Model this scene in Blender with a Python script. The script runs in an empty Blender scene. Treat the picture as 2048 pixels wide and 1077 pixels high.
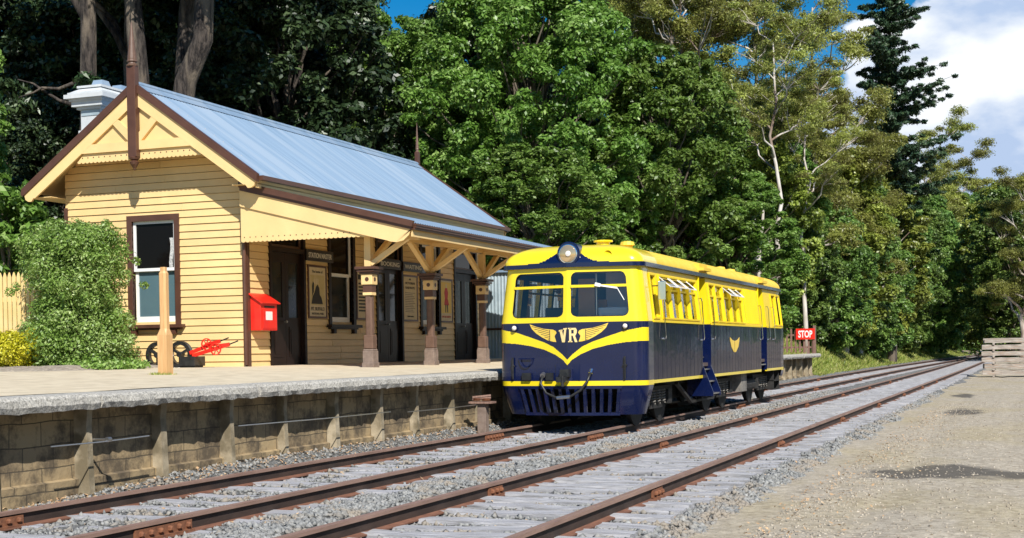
import bpy, math, random
import numpy as np
from mathutils import Vector, Matrix
R = math.radians
random.seed(7)
rng = np.random.default_rng(11)
sc = bpy.context.scene
COL = sc.collection

# ------------------------------------------------------------------ camera
CAM_H = 1.35
yaw, pitch, roll = 0.365001454, -0.0250874207, R(-0.85)
fw0 = Vector((-math.sin(yaw), math.cos(yaw), 0)); rt0 = Vector((math.cos(yaw), math.sin(yaw), 0)); up0 = Vector((0, 0, 1))
fw = fw0 * math.cos(pitch) + up0 * math.sin(pitch); up1 = -fw0 * math.sin(pitch) + up0 * math.cos(pitch)
rt = rt0 * math.cos(roll) + up1 * math.sin(roll); up = -rt0 * math.sin(roll) + up1 * math.cos(roll)
cd = bpy.data.cameras.new('camera'); cam = bpy.data.objects.new('camera', cd); COL.objects.link(cam)
cd.sensor_width = 36; cd.lens = 2756.13 / 2048 * 36; cd.shift_y = (768 - 538.5) / 2048
cd.clip_start = 0.1; cd.clip_end = 5000
m = Matrix((rt, up, -fw)).transposed().to_4x4(); m.translation = Vector((0, 0, CAM_H)); cam.matrix_world = m
sc.camera = cam

# ------------------------------------------------------------------ light
SUN = Vector((0.66, -0.885, 1.0)).normalized()          # towards the sun
SUN_EL = math.asin(SUN.z); SUN_AZ = math.atan2(SUN.x, SUN.y)
ld = bpy.data.lights.new('sun', 'SUN'); sun = bpy.data.objects.new('sun', ld); COL.objects.link(sun)
ld.energy = 5.0; ld.angle = R(0.5); ld.color = (1.0, 0.96, 0.89)
sun.rotation_euler = (-SUN).to_track_quat('-Z', 'Y').to_euler()
w = bpy.data.worlds.new('World'); sc.world = w; w.use_nodes = True
nt = w.node_tree; N = nt.nodes; L = nt.links
bg = N['Background']; bg.inputs[1].default_value = 0.05
sky = N.new('ShaderNodeTexSky'); sky.sky_type = 'NISHITA'; sky.sun_disc = False
sky.sun_elevation = SUN_EL; sky.sun_rotation = SUN_AZ; sky.air_density = 1.0; sky.dust_density = 0.4; sky.ozone_density = 2.5
tc = N.new('ShaderNodeTexCoord')
sep = N.new('ShaderNodeSeparateXYZ'); L.new(tc.outputs['Generated'], sep.inputs[0])
def wmath(op, a, b=None, c=None):
    n = N.new('ShaderNodeMath'); n.operation = op
    for i, v in enumerate((a, b, c)):
        if v is None: continue
        if isinstance(v, (int, float)): n.inputs[i].default_value = v
        else: L.new(v, n.inputs[i])
    return n.outputs[0]
mp = N.new('ShaderNodeMapping'); mp.inputs['Scale'].default_value = (1, 1, 1.5); mp.inputs['Location'].default_value = (0.37, 0.1, 0.22)
L.new(tc.outputs['Generated'], mp.inputs[0])
n1 = N.new('ShaderNodeTexNoise'); n1.inputs['Scale'].default_value = 6.5; n1.inputs['Detail'].default_value = 9; n1.inputs['Roughness'].default_value = 0.52; n1.inputs['Distortion'].default_value = 0.25
L.new(mp.outputs[0], n1.inputs[0])
# a cloud bank over the end of the line, thinning out to the west
az = wmath('ADD', sep.outputs[0], wmath('MULTIPLY', sep.outputs[2], -0.55))
bank = N.new('ShaderNodeMapRange'); bank.inputs[1].default_value = -0.27; bank.inputs[2].default_value = -0.14; bank.inputs[3].default_value = -0.16; bank.inputs[4].default_value = 0.13
L.new(az, bank.inputs[0])
north = N.new('ShaderNodeMapRange'); north.inputs[1].default_value = 0.55; north.inputs[2].default_value = 0.85; north.inputs[3].default_value = -0.5; north.inputs[4].default_value = 0.0
L.new(sep.outputs[1], north.inputs[0])
dens = wmath('ADD', wmath('ADD', n1.outputs[0], bank.outputs[0]), north.outputs[0])
cr = N.new('ShaderNodeValToRGB'); cr.color_ramp.elements[0].position = 0.50; cr.color_ramp.elements[1].position = 0.535
L.new(dens, cr.inputs[0])
n2 = N.new('ShaderNodeTexNoise'); n2.inputs['Scale'].default_value = 9; n2.inputs['Detail'].default_value = 8; n2.inputs['Roughness'].default_value = 0.5
mp2 = N.new('ShaderNodeMapping'); mp2.inputs['Location'].default_value = (1.3, 0.7, 0.12); mp2.inputs['Scale'].default_value = (1, 1, 1.9)
L.new(tc.outputs['Generated'], mp2.inputs[0]); L.new(mp2.outputs[0], n2.inputs[0])
cc = N.new('ShaderNodeValToRGB'); e = cc.color_ramp.elements
e[0].position = 0.40; e[0].color = (7.4, 9.4, 13.0, 1); e[1].position = 0.54; e[1].color = (15.4, 15.9, 16.4, 1)
L.new(n2.outputs[0], cc.inputs[0])
mx = N.new('ShaderNodeMixRGB'); L.new(cr.outputs[0], mx.inputs[0])
hs = N.new('ShaderNodeHueSaturation'); hs.inputs['Saturation'].default_value = 1.6; hs.inputs['Value'].default_value = 1.55
L.new(sky.outputs[0], hs.inputs['Color']); L.new(hs.outputs[0], mx.inputs[1]); L.new(cc.outputs[0], mx.inputs[2]); L.new(mx.outputs[0], bg.inputs[0])
sc.view_settings.view_transform = 'Standard'; sc.view_settings.look = 'None'; sc.view_settings.exposure = 0.42; sc.view_settings.gamma = 1
sc.cycles.max_bounces = 6; sc.cycles.transparent_max_bounces = 8; sc.cycles.use_denoising = True
sc.cycles.sample_clamp_indirect = 4

# ------------------------------------------------------------------ materials
def node_mat(name):
    mt = bpy.data.materials.new(name); mt.use_nodes = True
    return mt, mt.node_tree.nodes, mt.node_tree.links, mt.node_tree.nodes['Principled BSDF']
def mat(name, c1, c2=None, rough=0.6, scale=6.0, bump=0.0, bscale=None, metal=0.0, coat=0.0, stretch=(1, 1, 1), detail=6, lo=0.35, hi=0.65, spec=None, bdist=0.01, c3=None, s3=1.0, emit=0):
    mt, N, L, P = node_mat(name)
    P.inputs['Roughness'].default_value = rough; P.inputs['Metallic'].default_value = metal
    if coat: P.inputs['Coat Weight'].default_value = coat; P.inputs['Coat Roughness'].default_value = 0.03
    if spec is not None: P.inputs['Specular IOR Level'].default_value = spec
    g = N.new('ShaderNodeNewGeometry'); mp = N.new('ShaderNodeMapping'); mp.inputs['Scale'].default_value = stretch
    L.new(g.outputs['Position'], mp.inputs[0])
    if c2 is None: P.inputs['Base Color'].default_value = (*c1, 1)
    else:
        n = N.new('ShaderNodeTexNoise'); n.inputs['Scale'].default_value = scale; n.inputs['Detail'].default_value = detail; n.inputs['Roughness'].default_value = 0.62
        L.new(mp.outputs[0], n.inputs[0])
        r = N.new('ShaderNodeValToRGB'); r.color_ramp.elements[0].position = lo; r.color_ramp.elements[1].position = hi
        r.color_ramp.elements[0].color = (*c1, 1); r.color_ramp.elements[1].color = (*c2, 1)
        L.new(n.outputs[0], r.inputs[0]); out = r.outputs[0]
        if c3 is not None:
            n3 = N.new('ShaderNodeTexNoise'); n3.inputs['Scale'].default_value = s3; n3.inputs['Detail'].default_value = 5; L.new(mp.outputs[0], n3.inputs[0])
            r3 = N.new('ShaderNodeValToRGB'); r3.color_ramp.elements[0].position = 0.5; r3.color_ramp.elements[1].position = 0.62; L.new(n3.outputs[0], r3.inputs[0])
            mx = N.new('ShaderNodeMixRGB'); L.new(r3.outputs[0], mx.inputs[0]); L.new(out, mx.inputs[1]); mx.inputs[2].default_value = (*c3, 1); out = mx.outputs[0]
        L.new(out, P.inputs['Base Color'])
    if bump:
        b = N.new('ShaderNodeBump'); b.inputs['Strength'].default_value = bump; b.inputs['Distance'].default_value = bdist
        nb = N.new('ShaderNodeTexNoise'); nb.inputs['Scale'].default_value = bscale or scale * 3; nb.inputs['Detail'].default_value = 6; nb.inputs['Roughness'].default_value = 0.65
        L.new(mp.outputs[0], nb.inputs[0]); L.new(nb.outputs[0], b.inputs['Height']); L.new(b.outputs[0], P.inputs['Normal'])
    if emit:
        P.inputs['Emission Color'].default_value = (*c1, 1); P.inputs['Emission Strength'].default_value = emit
    return mt
def leaf_mat(name, c1, c2, c3, trans=0.35, rough=0.42):
    """leaf: colour varies from leaf to leaf and from bough to bough; part of the light comes through"""
    mt, N, L, P = node_mat(name)
    a = N.new('ShaderNodeAttribute'); a.attribute_name = 'tint'
    r = N.new('ShaderNodeValToRGB'); e = r.color_ramp.elements; e[0].position = 0.0; e[0].color = (*c1, 1); e[1].position = 1.0; e[1].color = (*c3, 1)
    k = r.color_ramp.elements.new(0.5); k.color = (*c2, 1)
    L.new(a.outputs['Fac'], r.inputs[0])
    oi = N.new('ShaderNodeObjectInfo'); hv = N.new('ShaderNodeHueSaturation')
    mr = N.new('ShaderNodeMapRange'); mr.inputs[3].default_value = 0.8; mr.inputs[4].default_value = 1.2; L.new(oi.outputs['Random'], mr.inputs[0]); L.new(mr.outputs[0], hv.inputs['Value'])
    mh = N.new('ShaderNodeMapRange'); mh.inputs[3].default_value = 0.482; mh.inputs[4].default_value = 0.503; L.new(oi.outputs['Random'], mh.inputs[0]); L.new(mh.outputs[0], hv.inputs['Hue'])
    L.new(r.outputs[0], hv.inputs['Color'])
    P.inputs['Roughness'].default_value = rough; L.new(hv.outputs[0], P.inputs['Base Color']); P.inputs['Specular IOR Level'].default_value = 0.5
    t = N.new('ShaderNodeBsdfTranslucent'); L.new(hv.outputs[0], t.inputs[0])
    ms = N.new('ShaderNodeMixShader'); ms.inputs[0].default_value = trans; L.new(P.outputs[0], ms.inputs[1]); L.new(t.outputs[0], ms.inputs[2])
    L.new(ms.outputs[0], N['Material Output'].inputs[0])
    return mt
def glass_mat(name, tint=(0.75, 0.8, 0.82), refl=0.12):
    mt, N, L, P = node_mat(name); N.remove(P)
    t = N.new('ShaderNodeBsdfTransparent'); t.inputs[0].default_value = (*tint, 1)
    g = N.new('ShaderNodeBsdfGlossy'); g.inputs['Roughness'].default_value = 0.02
    fr = N.new('ShaderNodeFresnel'); fr.inputs[0].default_value = 1.5
    ad = N.new('ShaderNodeMath'); ad.operation = 'ADD'; ad.inputs[1].default_value = refl; L.new(fr.outputs[0], ad.inputs[0])
    ms = N.new('ShaderNodeMixShader'); L.new(ad.outputs[0], ms.inputs[0]); L.new(t.outputs[0], ms.inputs[1]); L.new(g.outputs[0], ms.inputs[2])
    L.new(ms.outputs[0], N['Material Output'].inputs[0])
    return mt

M = {}
M['cream'] = mat('cream_paint', (0.765, 0.54, 0.24), (0.81, 0.58, 0.27), rough=0.5, scale=1.3, bump=0.06, bscale=40)
def board_variation(mt, amount):
    N, L = mt.node_tree.nodes, mt.node_tree.links; P = N['Principled BSDF']; src = P.inputs['Base Color'].links[0].from_socket
    g = N.new('ShaderNodeNewGeometry'); mr = N.new('ShaderNodeMapRange'); mr.inputs[3].default_value = 1 - amount; mr.inputs[4].default_value = 1 + amount * .5; L.new(g.outputs['Random Per Island'], mr.inputs[0])
    n = N.new('ShaderNodeTexNoise'); n.inputs['Scale'].default_value = 1.1; n.inputs['Detail'].default_value = 7; n.inputs['Roughness'].default_value = .7; L.new(g.outputs['Position'], n.inputs[0])
    m2 = N.new('ShaderNodeMapRange'); m2.inputs[1].default_value = .3; m2.inputs[2].default_value = .6; m2.inputs[3].default_value = .90; m2.inputs[4].default_value = 1.0; L.new(n.outputs[0], m2.inputs[0])
    mu = N.new('ShaderNodeMath'); mu.operation = 'MULTIPLY'; L.new(mr.outputs[0], mu.inputs[0]); L.new(m2.outputs[0], mu.inputs[1])
    hv = N.new('ShaderNodeHueSaturation'); L.new(src, hv.inputs['Color']); L.new(mu.outputs[0], hv.inputs['Value']); L.new(hv.outputs[0], P.inputs['Base Color'])
board_variation(M['cream'], .07)
M['brown'] = mat('brown_paint', (0.075, 0.032, 0.02), (0.10, 0.045, 0.028), rough=0.38, scale=3, bump=0.05, bscale=30)
M['postbrown'] = mat('worn_brown_paint', (0.105, 0.058, 0.038), (0.15, 0.088, 0.06), rough=0.5, scale=5, bump=0.08, bscale=30)
M['stone'] = mat('dressed_stone', (0.16, 0.115, 0.09), (0.24, 0.18, 0.145), rough=0.8, scale=8, bump=0.2)
M['doorbrown'] = mat('dark_door_paint', (0.014, 0.008, 0.006), (0.022, 0.012, 0.009), spec=.2, rough=0.35, scale=3)
M['white'] = mat('white_paint', (0.74, 0.74, 0.72), (0.8, 0.8, 0.78), rough=0.45, scale=4)
M['chimney'] = mat('grey_render', (0.46, 0.49, 0.50), (0.56, 0.58, 0.59), rough=0.8, scale=3, bump=0.1, bscale=25)
M['iron'] = mat('galvanised_iron', (0.165, 0.25, 0.35), (0.25, 0.345, 0.455), rough=0.5, scale=2.6, metal=0.1, stretch=(.12, 3.4, .12), bump=0.03, bscale=60, lo=.3, hi=.7, c3=(0.27, 0.35, 0.44), s3=.7)
M['ironwall'] = mat('old_iron_wall', (0.30, 0.38, 0.42), (0.42, 0.50, 0.54), rough=0.55, scale=2.2, metal=0.2)
M['blind'] = mat('teal_blind', (0.075, 0.135, 0.155), (0.085, 0.15, 0.17), rough=0.35, scale=2)
M['lace'] = mat('lace', (0.25, 0.25, 0.24), (0.6, 0.6, 0.58), rough=0.9, scale=60, lo=0.45, hi=0.55)
M['darkglass'] = mat('dark_glass', (0.006, 0.005, 0.005), rough=0.04, spec=0.12)
M['doorglass'] = mat('door_glass', (0.018, 0.02, 0.019), (0.03, 0.033, 0.03), rough=0.06, scale=1.5, spec=.25)
M['signblack'] = mat('black_sign', (0.015, 0.012, 0.011), rough=0.4)
M['signwhite'] = mat('sign_lettering', (0.7, 0.68, 0.6), rough=0.6)
M['postercream'] = mat('poster_paper', (0.60, 0.5, 0.32), (0.66, 0.57, 0.39), rough=0.7, scale=9)
M['posterblack'] = mat('poster_black', (0.02, 0.018, 0.016), rough=0.6)
M['posterochre'] = mat('poster_ochre', (0.52, 0.42, 0.2), (0.6, 0.5, 0.28), rough=0.7, scale=6)
M['posterred'] = mat('poster_red', (0.55, 0.04, 0.03), rough=0.6)
M['posteryellow'] = mat('poster_yellow', (0.75, 0.55, 0.12), rough=0.6)
M['red'] = mat('red_enamel', (0.72, 0.018, 0.012), (0.78, 0.03, 0.016), rough=0.3, scale=3, coat=0.4)
M['black'] = mat('black_enamel', (0.014, 0.014, 0.015), (0.03, 0.03, 0.03), rough=0.35, scale=8, bump=0.05)
M['steel'] = mat('bare_steel', (0.45, 0.45, 0.45), rough=0.3, metal=0.9)
M['chrome'] = mat('chrome', (0.8, 0.8, 0.82), rough=0.12, metal=1.0)
M['rust'] = mat('rusty_rail', (0.13, 0.055, 0.033), (0.22, 0.10, 0.06), rough=0.75, scale=14, bump=0.25, bscale=60, stretch=(1, .35, 1))
M['railweb'] = mat('shaded_greasy_rail_web', (0.028, 0.017, 0.013), (0.055, 0.032, 0.023), rough=.8, scale=9, stretch=(1, .3, 1))  # grease, with the shade under the rail head put into the colour
M['rusthead'] = mat('railhead', (0.24, 0.145, 0.11), (0.36, 0.23, 0.18), rough=0.5, scale=8, stretch=(3, .2, 1), metal=0.2)
M['rustbright'] = mat('orange_rust', (0.13, 0.05, 0.025), (0.23, 0.09, 0.04), rough=0.85, scale=20, bump=0.3)
M['sleeper'] = mat('grey_sleeper_timber', (0.17, 0.168, 0.172), (0.45, 0.445, 0.46), rough=0.9, scale=5, stretch=(.5, 9, 6), bump=0.6, bscale=9, bdist=0.02, lo=0.3, hi=0.62)
M['oldtimber'] = mat('old_stacked_timber', (0.24, 0.205, 0.175), (0.48, 0.43, 0.37), rough=0.9, scale=4, stretch=(.7, 3, 7), bump=0.5, bscale=8, c3=(0.34, 0.26, 0.2), s3=2.5)
M['ballast'] = mat('ballast', (0.05, 0.052, 0.05), (0.27, 0.267, 0.255), rough=0.95, scale=17, bump=1.0, bscale=22, bdist=0.04, lo=0.36, hi=0.66, detail=4)
M['stones'] = mat('ballast_stone', (0.12, 0.123, 0.12), (0.34, 0.34, 0.325), rough=0.9, scale=16, lo=0.3, hi=0.7, detail=2, bump=0.3, c3=(0.27, 0.235, 0.19), s3=2.2)
M['pebbles'] = mat('yard_pebble', (0.20, 0.165, 0.12), (0.50, 0.44, 0.35), rough=0.95, scale=14, detail=2)
M['coping'] = mat('coping_granite', (0.20, 0.19, 0.17), (0.50, 0.475, 0.42), rough=0.9, scale=42, bump=0.7, bscale=30, bdist=0.02, lo=0.36, hi=0.58)
M['platform'] = mat('platform_gravel', (0.45, 0.37, 0.25), (0.61, 0.52, 0.37), rough=0.95, scale=3.2, bump=0.3, bscale=50, lo=0.3, hi=0.6)
M['wood'] = mat('varnished_post', (0.54, 0.30, 0.12), (0.62, 0.38, 0.17), rough=0.5, scale=4, stretch=(8, 8, .6), bump=0.08)
M['fencecream'] = mat('fence_paint', (0.72, 0.52, 0.21), (0.79, 0.59, 0.27), rough=0.6, scale=4)
M['pale'] = mat('weathered_paling', (0.14, 0.075, 0.06), (0.24, 0.14, 0.11), rough=0.85, scale=6, stretch=(5, 5, 1))
M['yellow'] = mat('yellow_enamel', (0.82, 0.625, 0.012), (0.86, 0.665, 0.016), rough=0.28, scale=2, coat=0.6)
M['roofyellow'] = mat('yellow_canvas_roof', (0.74, 0.49, 0.035), (0.80, 0.56, 0.06), rough=0.6, scale=3, bump=0.1, bscale=20)
M['navy'] = mat('navy_enamel', (0.0028, 0.0075, 0.042), (0.0034, 0.009, 0.050), rough=0.22, scale=2, coat=.35)
def side_material():
    """gloss panels that ripple between their vertical seams"""
    mt, N, L, P = node_mat('navy_side_panels'); P.inputs['Base Color'].default_value = (0.0025, 0.005, 0.028, 1); P.inputs['Roughness'].default_value = .1; P.inputs['Coat Weight'].default_value = .04; P.inputs['IOR'].default_value = 1.28; P.inputs['Specular IOR Level'].default_value = .2; P.inputs['Coat Roughness'].default_value = .02
    g = N.new('ShaderNodeNewGeometry')
    wv = N.new('ShaderNodeTexWave'); wv.wave_type = 'BANDS'; wv.bands_direction = 'Y'; wv.inputs['Scale'].default_value = .26; wv.inputs['Distortion'].default_value = 0; L.new(g.outputs['Position'], wv.inputs[0])
    mp = N.new('ShaderNodeMapping'); mp.inputs['Scale'].default_value = (1, 1.2, 2.2); L.new(g.outputs['Position'], mp.inputs[0])
    nz = N.new('ShaderNodeTexNoise'); nz.inputs['Scale'].default_value = 1.7; nz.inputs['Detail'].default_value = 2; L.new(mp.outputs[0], nz.inputs[0])
    ad = N.new('ShaderNodeMath'); ad.operation = 'MULTIPLY_ADD'; ad.inputs[1].default_value = .35; L.new(wv.outputs['Fac'], ad.inputs[0]); L.new(nz.outputs[0], ad.inputs[2])
    b = N.new('ShaderNodeBump'); b.inputs['Strength'].default_value = 1.0; b.inputs['Distance'].default_value = .004; L.new(ad.outputs[0], b.inputs['Height']); L.new(b.outputs[0], P.inputs['Normal']); L.new(b.outputs[0], P.inputs['Coat Normal'])
    return mt
M['navyside'] = side_material()
M['yellowside'] = mat('yellow_side_enamel', (0.79, 0.565, 0.01), (0.83, 0.605, 0.013), rough=0.4, scale=2, spec=.3)
M['amber'] = mat('gold_leaf_paint', (0.76, 0.43, 0.03), rough=0.4)
M['gold'] = mat('gold_lettering', (0.80, 0.52, 0.06), (0.84, 0.6, 0.1), rough=0.4, scale=9)
M['lettercream'] = mat('cream_lettering', (0.84, 0.64, 0.28), rough=0.4)
M['glass'] = glass_mat('window_glass', tint=(.95, .96, .96), refl=0.06)
M['sideglass'] = glass_mat('shade_dimmed_side_glass', tint=(.45, .46, .48), refl=0.0)  # dark tint stands in for the shade seen through the car
M['vent_glass'] = glass_mat('open_vent_glass', tint=(0.7, 0.75, 0.8), refl=0.55)
M['under'] = mat('underframe_grime', (0.009, 0.0085, 0.008), (0.026, 0.024, 0.022), rough=0.75, scale=9, bump=0.2)
M['undergrey'] = mat('dusty_casing', (0.13, 0.12, 0.11), (0.26, 0.24, 0.21), rough=0.8, scale=7, bump=0.4)
M['cablining'] = mat('cab_lining', (0.72, 0.62, 0.64), rough=0.7)
M['interior'] = mat('saloon_lining', (0.09, 0.065, 0.06), rough=0.7)
M['seat'] = mat('seat_leather', (0.045, 0.055, 0.09), rough=0.4)
M['tan'] = mat('tan_partition', (0.52, 0.25, 0.09), rough=0.5)
M['lens'] = mat('lamp_lens', (0.62, 0.45, 0.25), rough=0.08, metal=0.6, coat=1)
M['milk'] = mat('marker_lens', (0.78, 0.72, 0.66), rough=0.2)
M['rubber'] = mat('rubber', (0.02, 0.02, 0.02), rough=0.45)
M['litter'] = mat('dry_leaves', (0.34, 0.20, 0.10), (0.52, 0.37, 0.22), rough=0.9, scale=9)
M['mulch'] = mat('mulch_bed', (0.22, 0.18, 0.14), (0.45, 0.38, 0.3), rough=0.95, scale=9, bump=1.0, bscale=14, bdist=0.05)
M['bark'] = mat('rough_bark', (0.012, 0.009, 0.008), (0.075, 0.06, 0.05), rough=0.95, scale=3, stretch=(3, 3, .7), bump=1.0, bscale=7, bdist=0.06, lo=0.4, hi=0.6, c3=(0.15, 0.12, 0.09), s3=0.8)
M['palebark'] = mat('pale_gum_bark', (0.36, 0.31, 0.26), (0.62, 0.58, 0.52), rough=0.8, scale=1.4, stretch=(2, 2, .5), c3=(0.2, 0.14, 0.1), s3=0.5)
M['greybark'] = mat('grey_bark', (0.09, 0.07, 0.05), (0.2, 0.17, 0.13), rough=0.9, scale=4, bump=0.5)
M['lf_maple'] = leaf_mat('maple_leaf', (0.07, 0.155, 0.022), (0.145, 0.28, 0.042), (0.32, 0.46, 0.14), trans=0.38)
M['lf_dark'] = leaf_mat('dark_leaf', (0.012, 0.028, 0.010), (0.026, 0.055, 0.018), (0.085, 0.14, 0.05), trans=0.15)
M['lf_gum'] = leaf_mat('gum_leaf', (0.13, 0.11, 0.036), (0.26, 0.295, 0.065), (0.50, 0.56, 0.13), trans=0.45)
M['lf_gumg'] = leaf_mat('young_gum_leaf', (0.10, 0.14, 0.022), (0.23, 0.30, 0.045), (0.42, 0.50, 0.10), trans=0.3)
M['lf_con'] = leaf_mat('conifer_needle', (0.02, 0.048, 0.026), (0.04, 0.085, 0.04), (0.085, 0.14, 0.06), trans=0.1)
M['lf_wattle'] = leaf_mat('wattle_leaf', (0.055, 0.12, 0.026), (0.135, 0.255, 0.048), (0.31, 0.46, 0.11), trans=0.36)
M['lf_bush'] = leaf_mat('shrub_leaf', (0.09, 0.20, 0.03), (0.25, 0.44, 0.085), (0.54, 0.68, 0.30), trans=0.35)
M['lf_gold'] = leaf_mat('golden_shrub_leaf', (0.30, 0.34, 0.012), (0.55, 0.55, 0.02), (0.70, 0.66, 0.05), trans=0.3)
M['grass'] = leaf_mat('grass_blade', (0.14, 0.22, 0.03), (0.30, 0.38, 0.07), (0.56, 0.52, 0.20), trans=0.3)

# ------------------------------------------------------------------ mesh helpers
class MB:
    def __init__(s): s.v = []; s.f = []; s.mi = []; s.m = 0
    def quad(s, a, b, c, d):
        n = len(s.v); s.v += [tuple(a), tuple(b), tuple(c), tuple(d)]; s.f.append((n, n + 1, n + 2, n + 3)); s.mi.append(s.m); return s
    def poly(s, pts):
        n = len(s.v); s.v += [tuple(p) for p in pts]; s.f.append(tuple(range(n, n + len(pts)))); s.mi.append(s.m); return s
    def box(s, x0, x1, y0, y1, z0, z1, rot=None, at=None):
        n = len(s.v)
        P = [(x0, y0, z0), (x1, y0, z0), (x1, y1, z0), (x0, y1, z0), (x0, y0, z1), (x1, y0, z1), (x1, y1, z1), (x0, y1, z1)]
        if rot is not None:
            c = Vector(at if at is not None else ((x0 + x1) / 2, (y0 + y1) / 2, (z0 + z1) / 2)); P = [tuple(rot @ (Vector(p) - c) + c) for p in P]
        s.v += P
        for q in ((3, 2, 1, 0), (4, 5, 6, 7), (0, 1, 5, 4), (1, 2, 6, 5), (2, 3, 7, 6), (3, 0, 4, 7)):
            s.f.append(tuple(n + i for i in q)); s.mi.append(s.m)
        return s
    def bar(s, a, b, wd, h, upv=(0, 0, 1)):
        """rectangular bar from a to b, wd across, h along upv"""
        a = Vector(a); b = Vector(b); d = (b - a).normalized(); u = Vector(upv); sd = d.cross(u).normalized(); u = sd.cross(d).normalized()
        n = len(s.v)
        for p in (a, b):
            for k, l in ((-1, -1), (1, -1), (1, 1), (-1, 1)): s.v.append(tuple(p + sd * (wd / 2 * k) + u * (h / 2 * l)))
        for q in ((0, 1, 5, 4), (1, 2, 6, 5), (2, 3, 7, 6), (3, 0, 4, 7), (3, 2, 1, 0), (4, 5, 6, 7)):
            s.f.append(tuple(n + i for i in q)); s.mi.append(s.m)
        return s
    def tube(s, pts, r, k=8, cap=True):
        pts = [Vector(p) for p in pts]; r = r if hasattr(r, '__len__') else [r] * len(pts)
        n = len(s.v); prev = None
        for i, p in enumerate(pts):
            d = (pts[min(i + 1, len(pts) - 1)] - pts[max(i - 1, 0)]).normalized()
            if prev is None: u = d.orthogonal().normalized()
            else: u = (prev - d * prev.dot(d)).normalized()
            prev = u; w_ = d.cross(u)
            for j in range(k):
                t = 2 * math.pi * j / k; s.v.append(tuple(p + (u * math.cos(t) + w_ * math.sin(t)) * r[i]))
        for i in range(len(pts) - 1):
            for j in range(k):
                a = n + i * k + j; b = n + i * k + (j + 1) % k; s.f.append((a, b, b + k, a + k)); s.mi.append(s.m)
        if cap:
            s.f.append(tuple(n + j for j in reversed(range(k)))); s.mi.append(s.m)
            s.f.append(tuple(n + (len(pts) - 1) * k + j for j in range(k))); s.mi.append(s.m)
        return s
    def lathe(s, c, prof, k=14, axis='z', cap=True):
        """prof: list of (radius, height) from c along axis"""
        n = len(s.v)
        for r, h in prof:
            for j in range(k):
                t = 2 * math.pi * (j + .5) / k; a, b = r * math.cos(t), r * math.sin(t)
                q = {'z': (a, b, h), 'y': (a, h, -b), 'x': (h, a, b)}[axis]
                s.v.append((c[0] + q[0], c[1] + q[1], c[2] + q[2]))
        for i in range(len(prof) - 1):
            for j in range(k):
                a = n + i * k + j; b = n + i * k + (j + 1) % k; s.f.append((a, b, b + k, a + k)); s.mi.append(s.m)
        if cap:
            s.f.append(tuple(n + j for j in reversed(range(k)))); s.mi.append(s.m)
            s.f.append(tuple(n + (len(prof) - 1) * k + j for j in range(k))); s.mi.append(s.m)
        return s
    def prism(s, pts, off):
        """polygon pts (3d, counterclockwise seen from the front) extruded by vector off (away from the front)"""
        o = Vector(off); n = len(s.v); k = len(pts)
        s.v += [tuple(p) for p in pts] + [tuple(Vector(p) + o) for p in pts]
        s.f.append(tuple(range(n, n + k))); s.mi.append(s.m); s.f.append(tuple(n + k + i for i in reversed(range(k)))); s.mi.append(s.m)
        for i in range(k):
            a, b = n + i, n + (i + 1) % k; s.f.append((b, a, a + k, b + k)); s.mi.append(s.m)
        return s
    def build(s, name, mats, parent=None, smooth=False, loc=None, fix=True):
        me = bpy.data.meshes.new(name); me.from_pydata(s.v, [], s.f); me.update()
        mats = mats if isinstance(mats, (list, tuple)) else [mats]
        for q in mats: me.materials.append(M[q] if isinstance(q, str) else q)
        if len(mats) > 1: me.polygons.foreach_set('material_index', s.mi)
        if smooth: me.polygons.foreach_set('use_smooth', [True] * len(me.polygons))
        return link(name, me, parent, loc)
def link(name, me, parent=None, loc=None):
    o = bpy.data.objects.new(name, me); COL.objects.link(o)
    if parent is not None:
        o.parent = parent; o.matrix_parent_inverse = Matrix.Translation(-Vector(parent.location)) if parent.rotation_euler.z == 0 else parent.matrix_world.inverted()
    if loc is not None: o.location = loc
    return o
def tag(o, label=None, cat=None, group=None, kind=None):
    if label: o['label'] = label
    if cat: o['category'] = cat
    if group: o['group'] = group
    if kind: o['kind'] = kind
    return o
def thing(name, label, cat, loc, group=None):
    o = bpy.data.objects.new(name, None); o.empty_display_size = 0.3; COL.objects.link(o); o.location = loc
    return tag(o, label, cat, group)
def bevel(o, wd=0.01, seg=2):
    b = o.modifiers.new('bevel', 'BEVEL'); b.width = wd; b.segments = seg; b.limit_method = 'ANGLE'; b.angle_limit = R(40); return o
def rects(holes, u0, u1, v0, v1):
    us = sorted({u0, u1} | {min(max(x, u0), u1) for h in holes for x in h[:2]}); vs = sorted({v0, v1} | {min(max(x, v0), v1) for h in holes for x in h[2:4]})
    return us, vs
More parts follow.
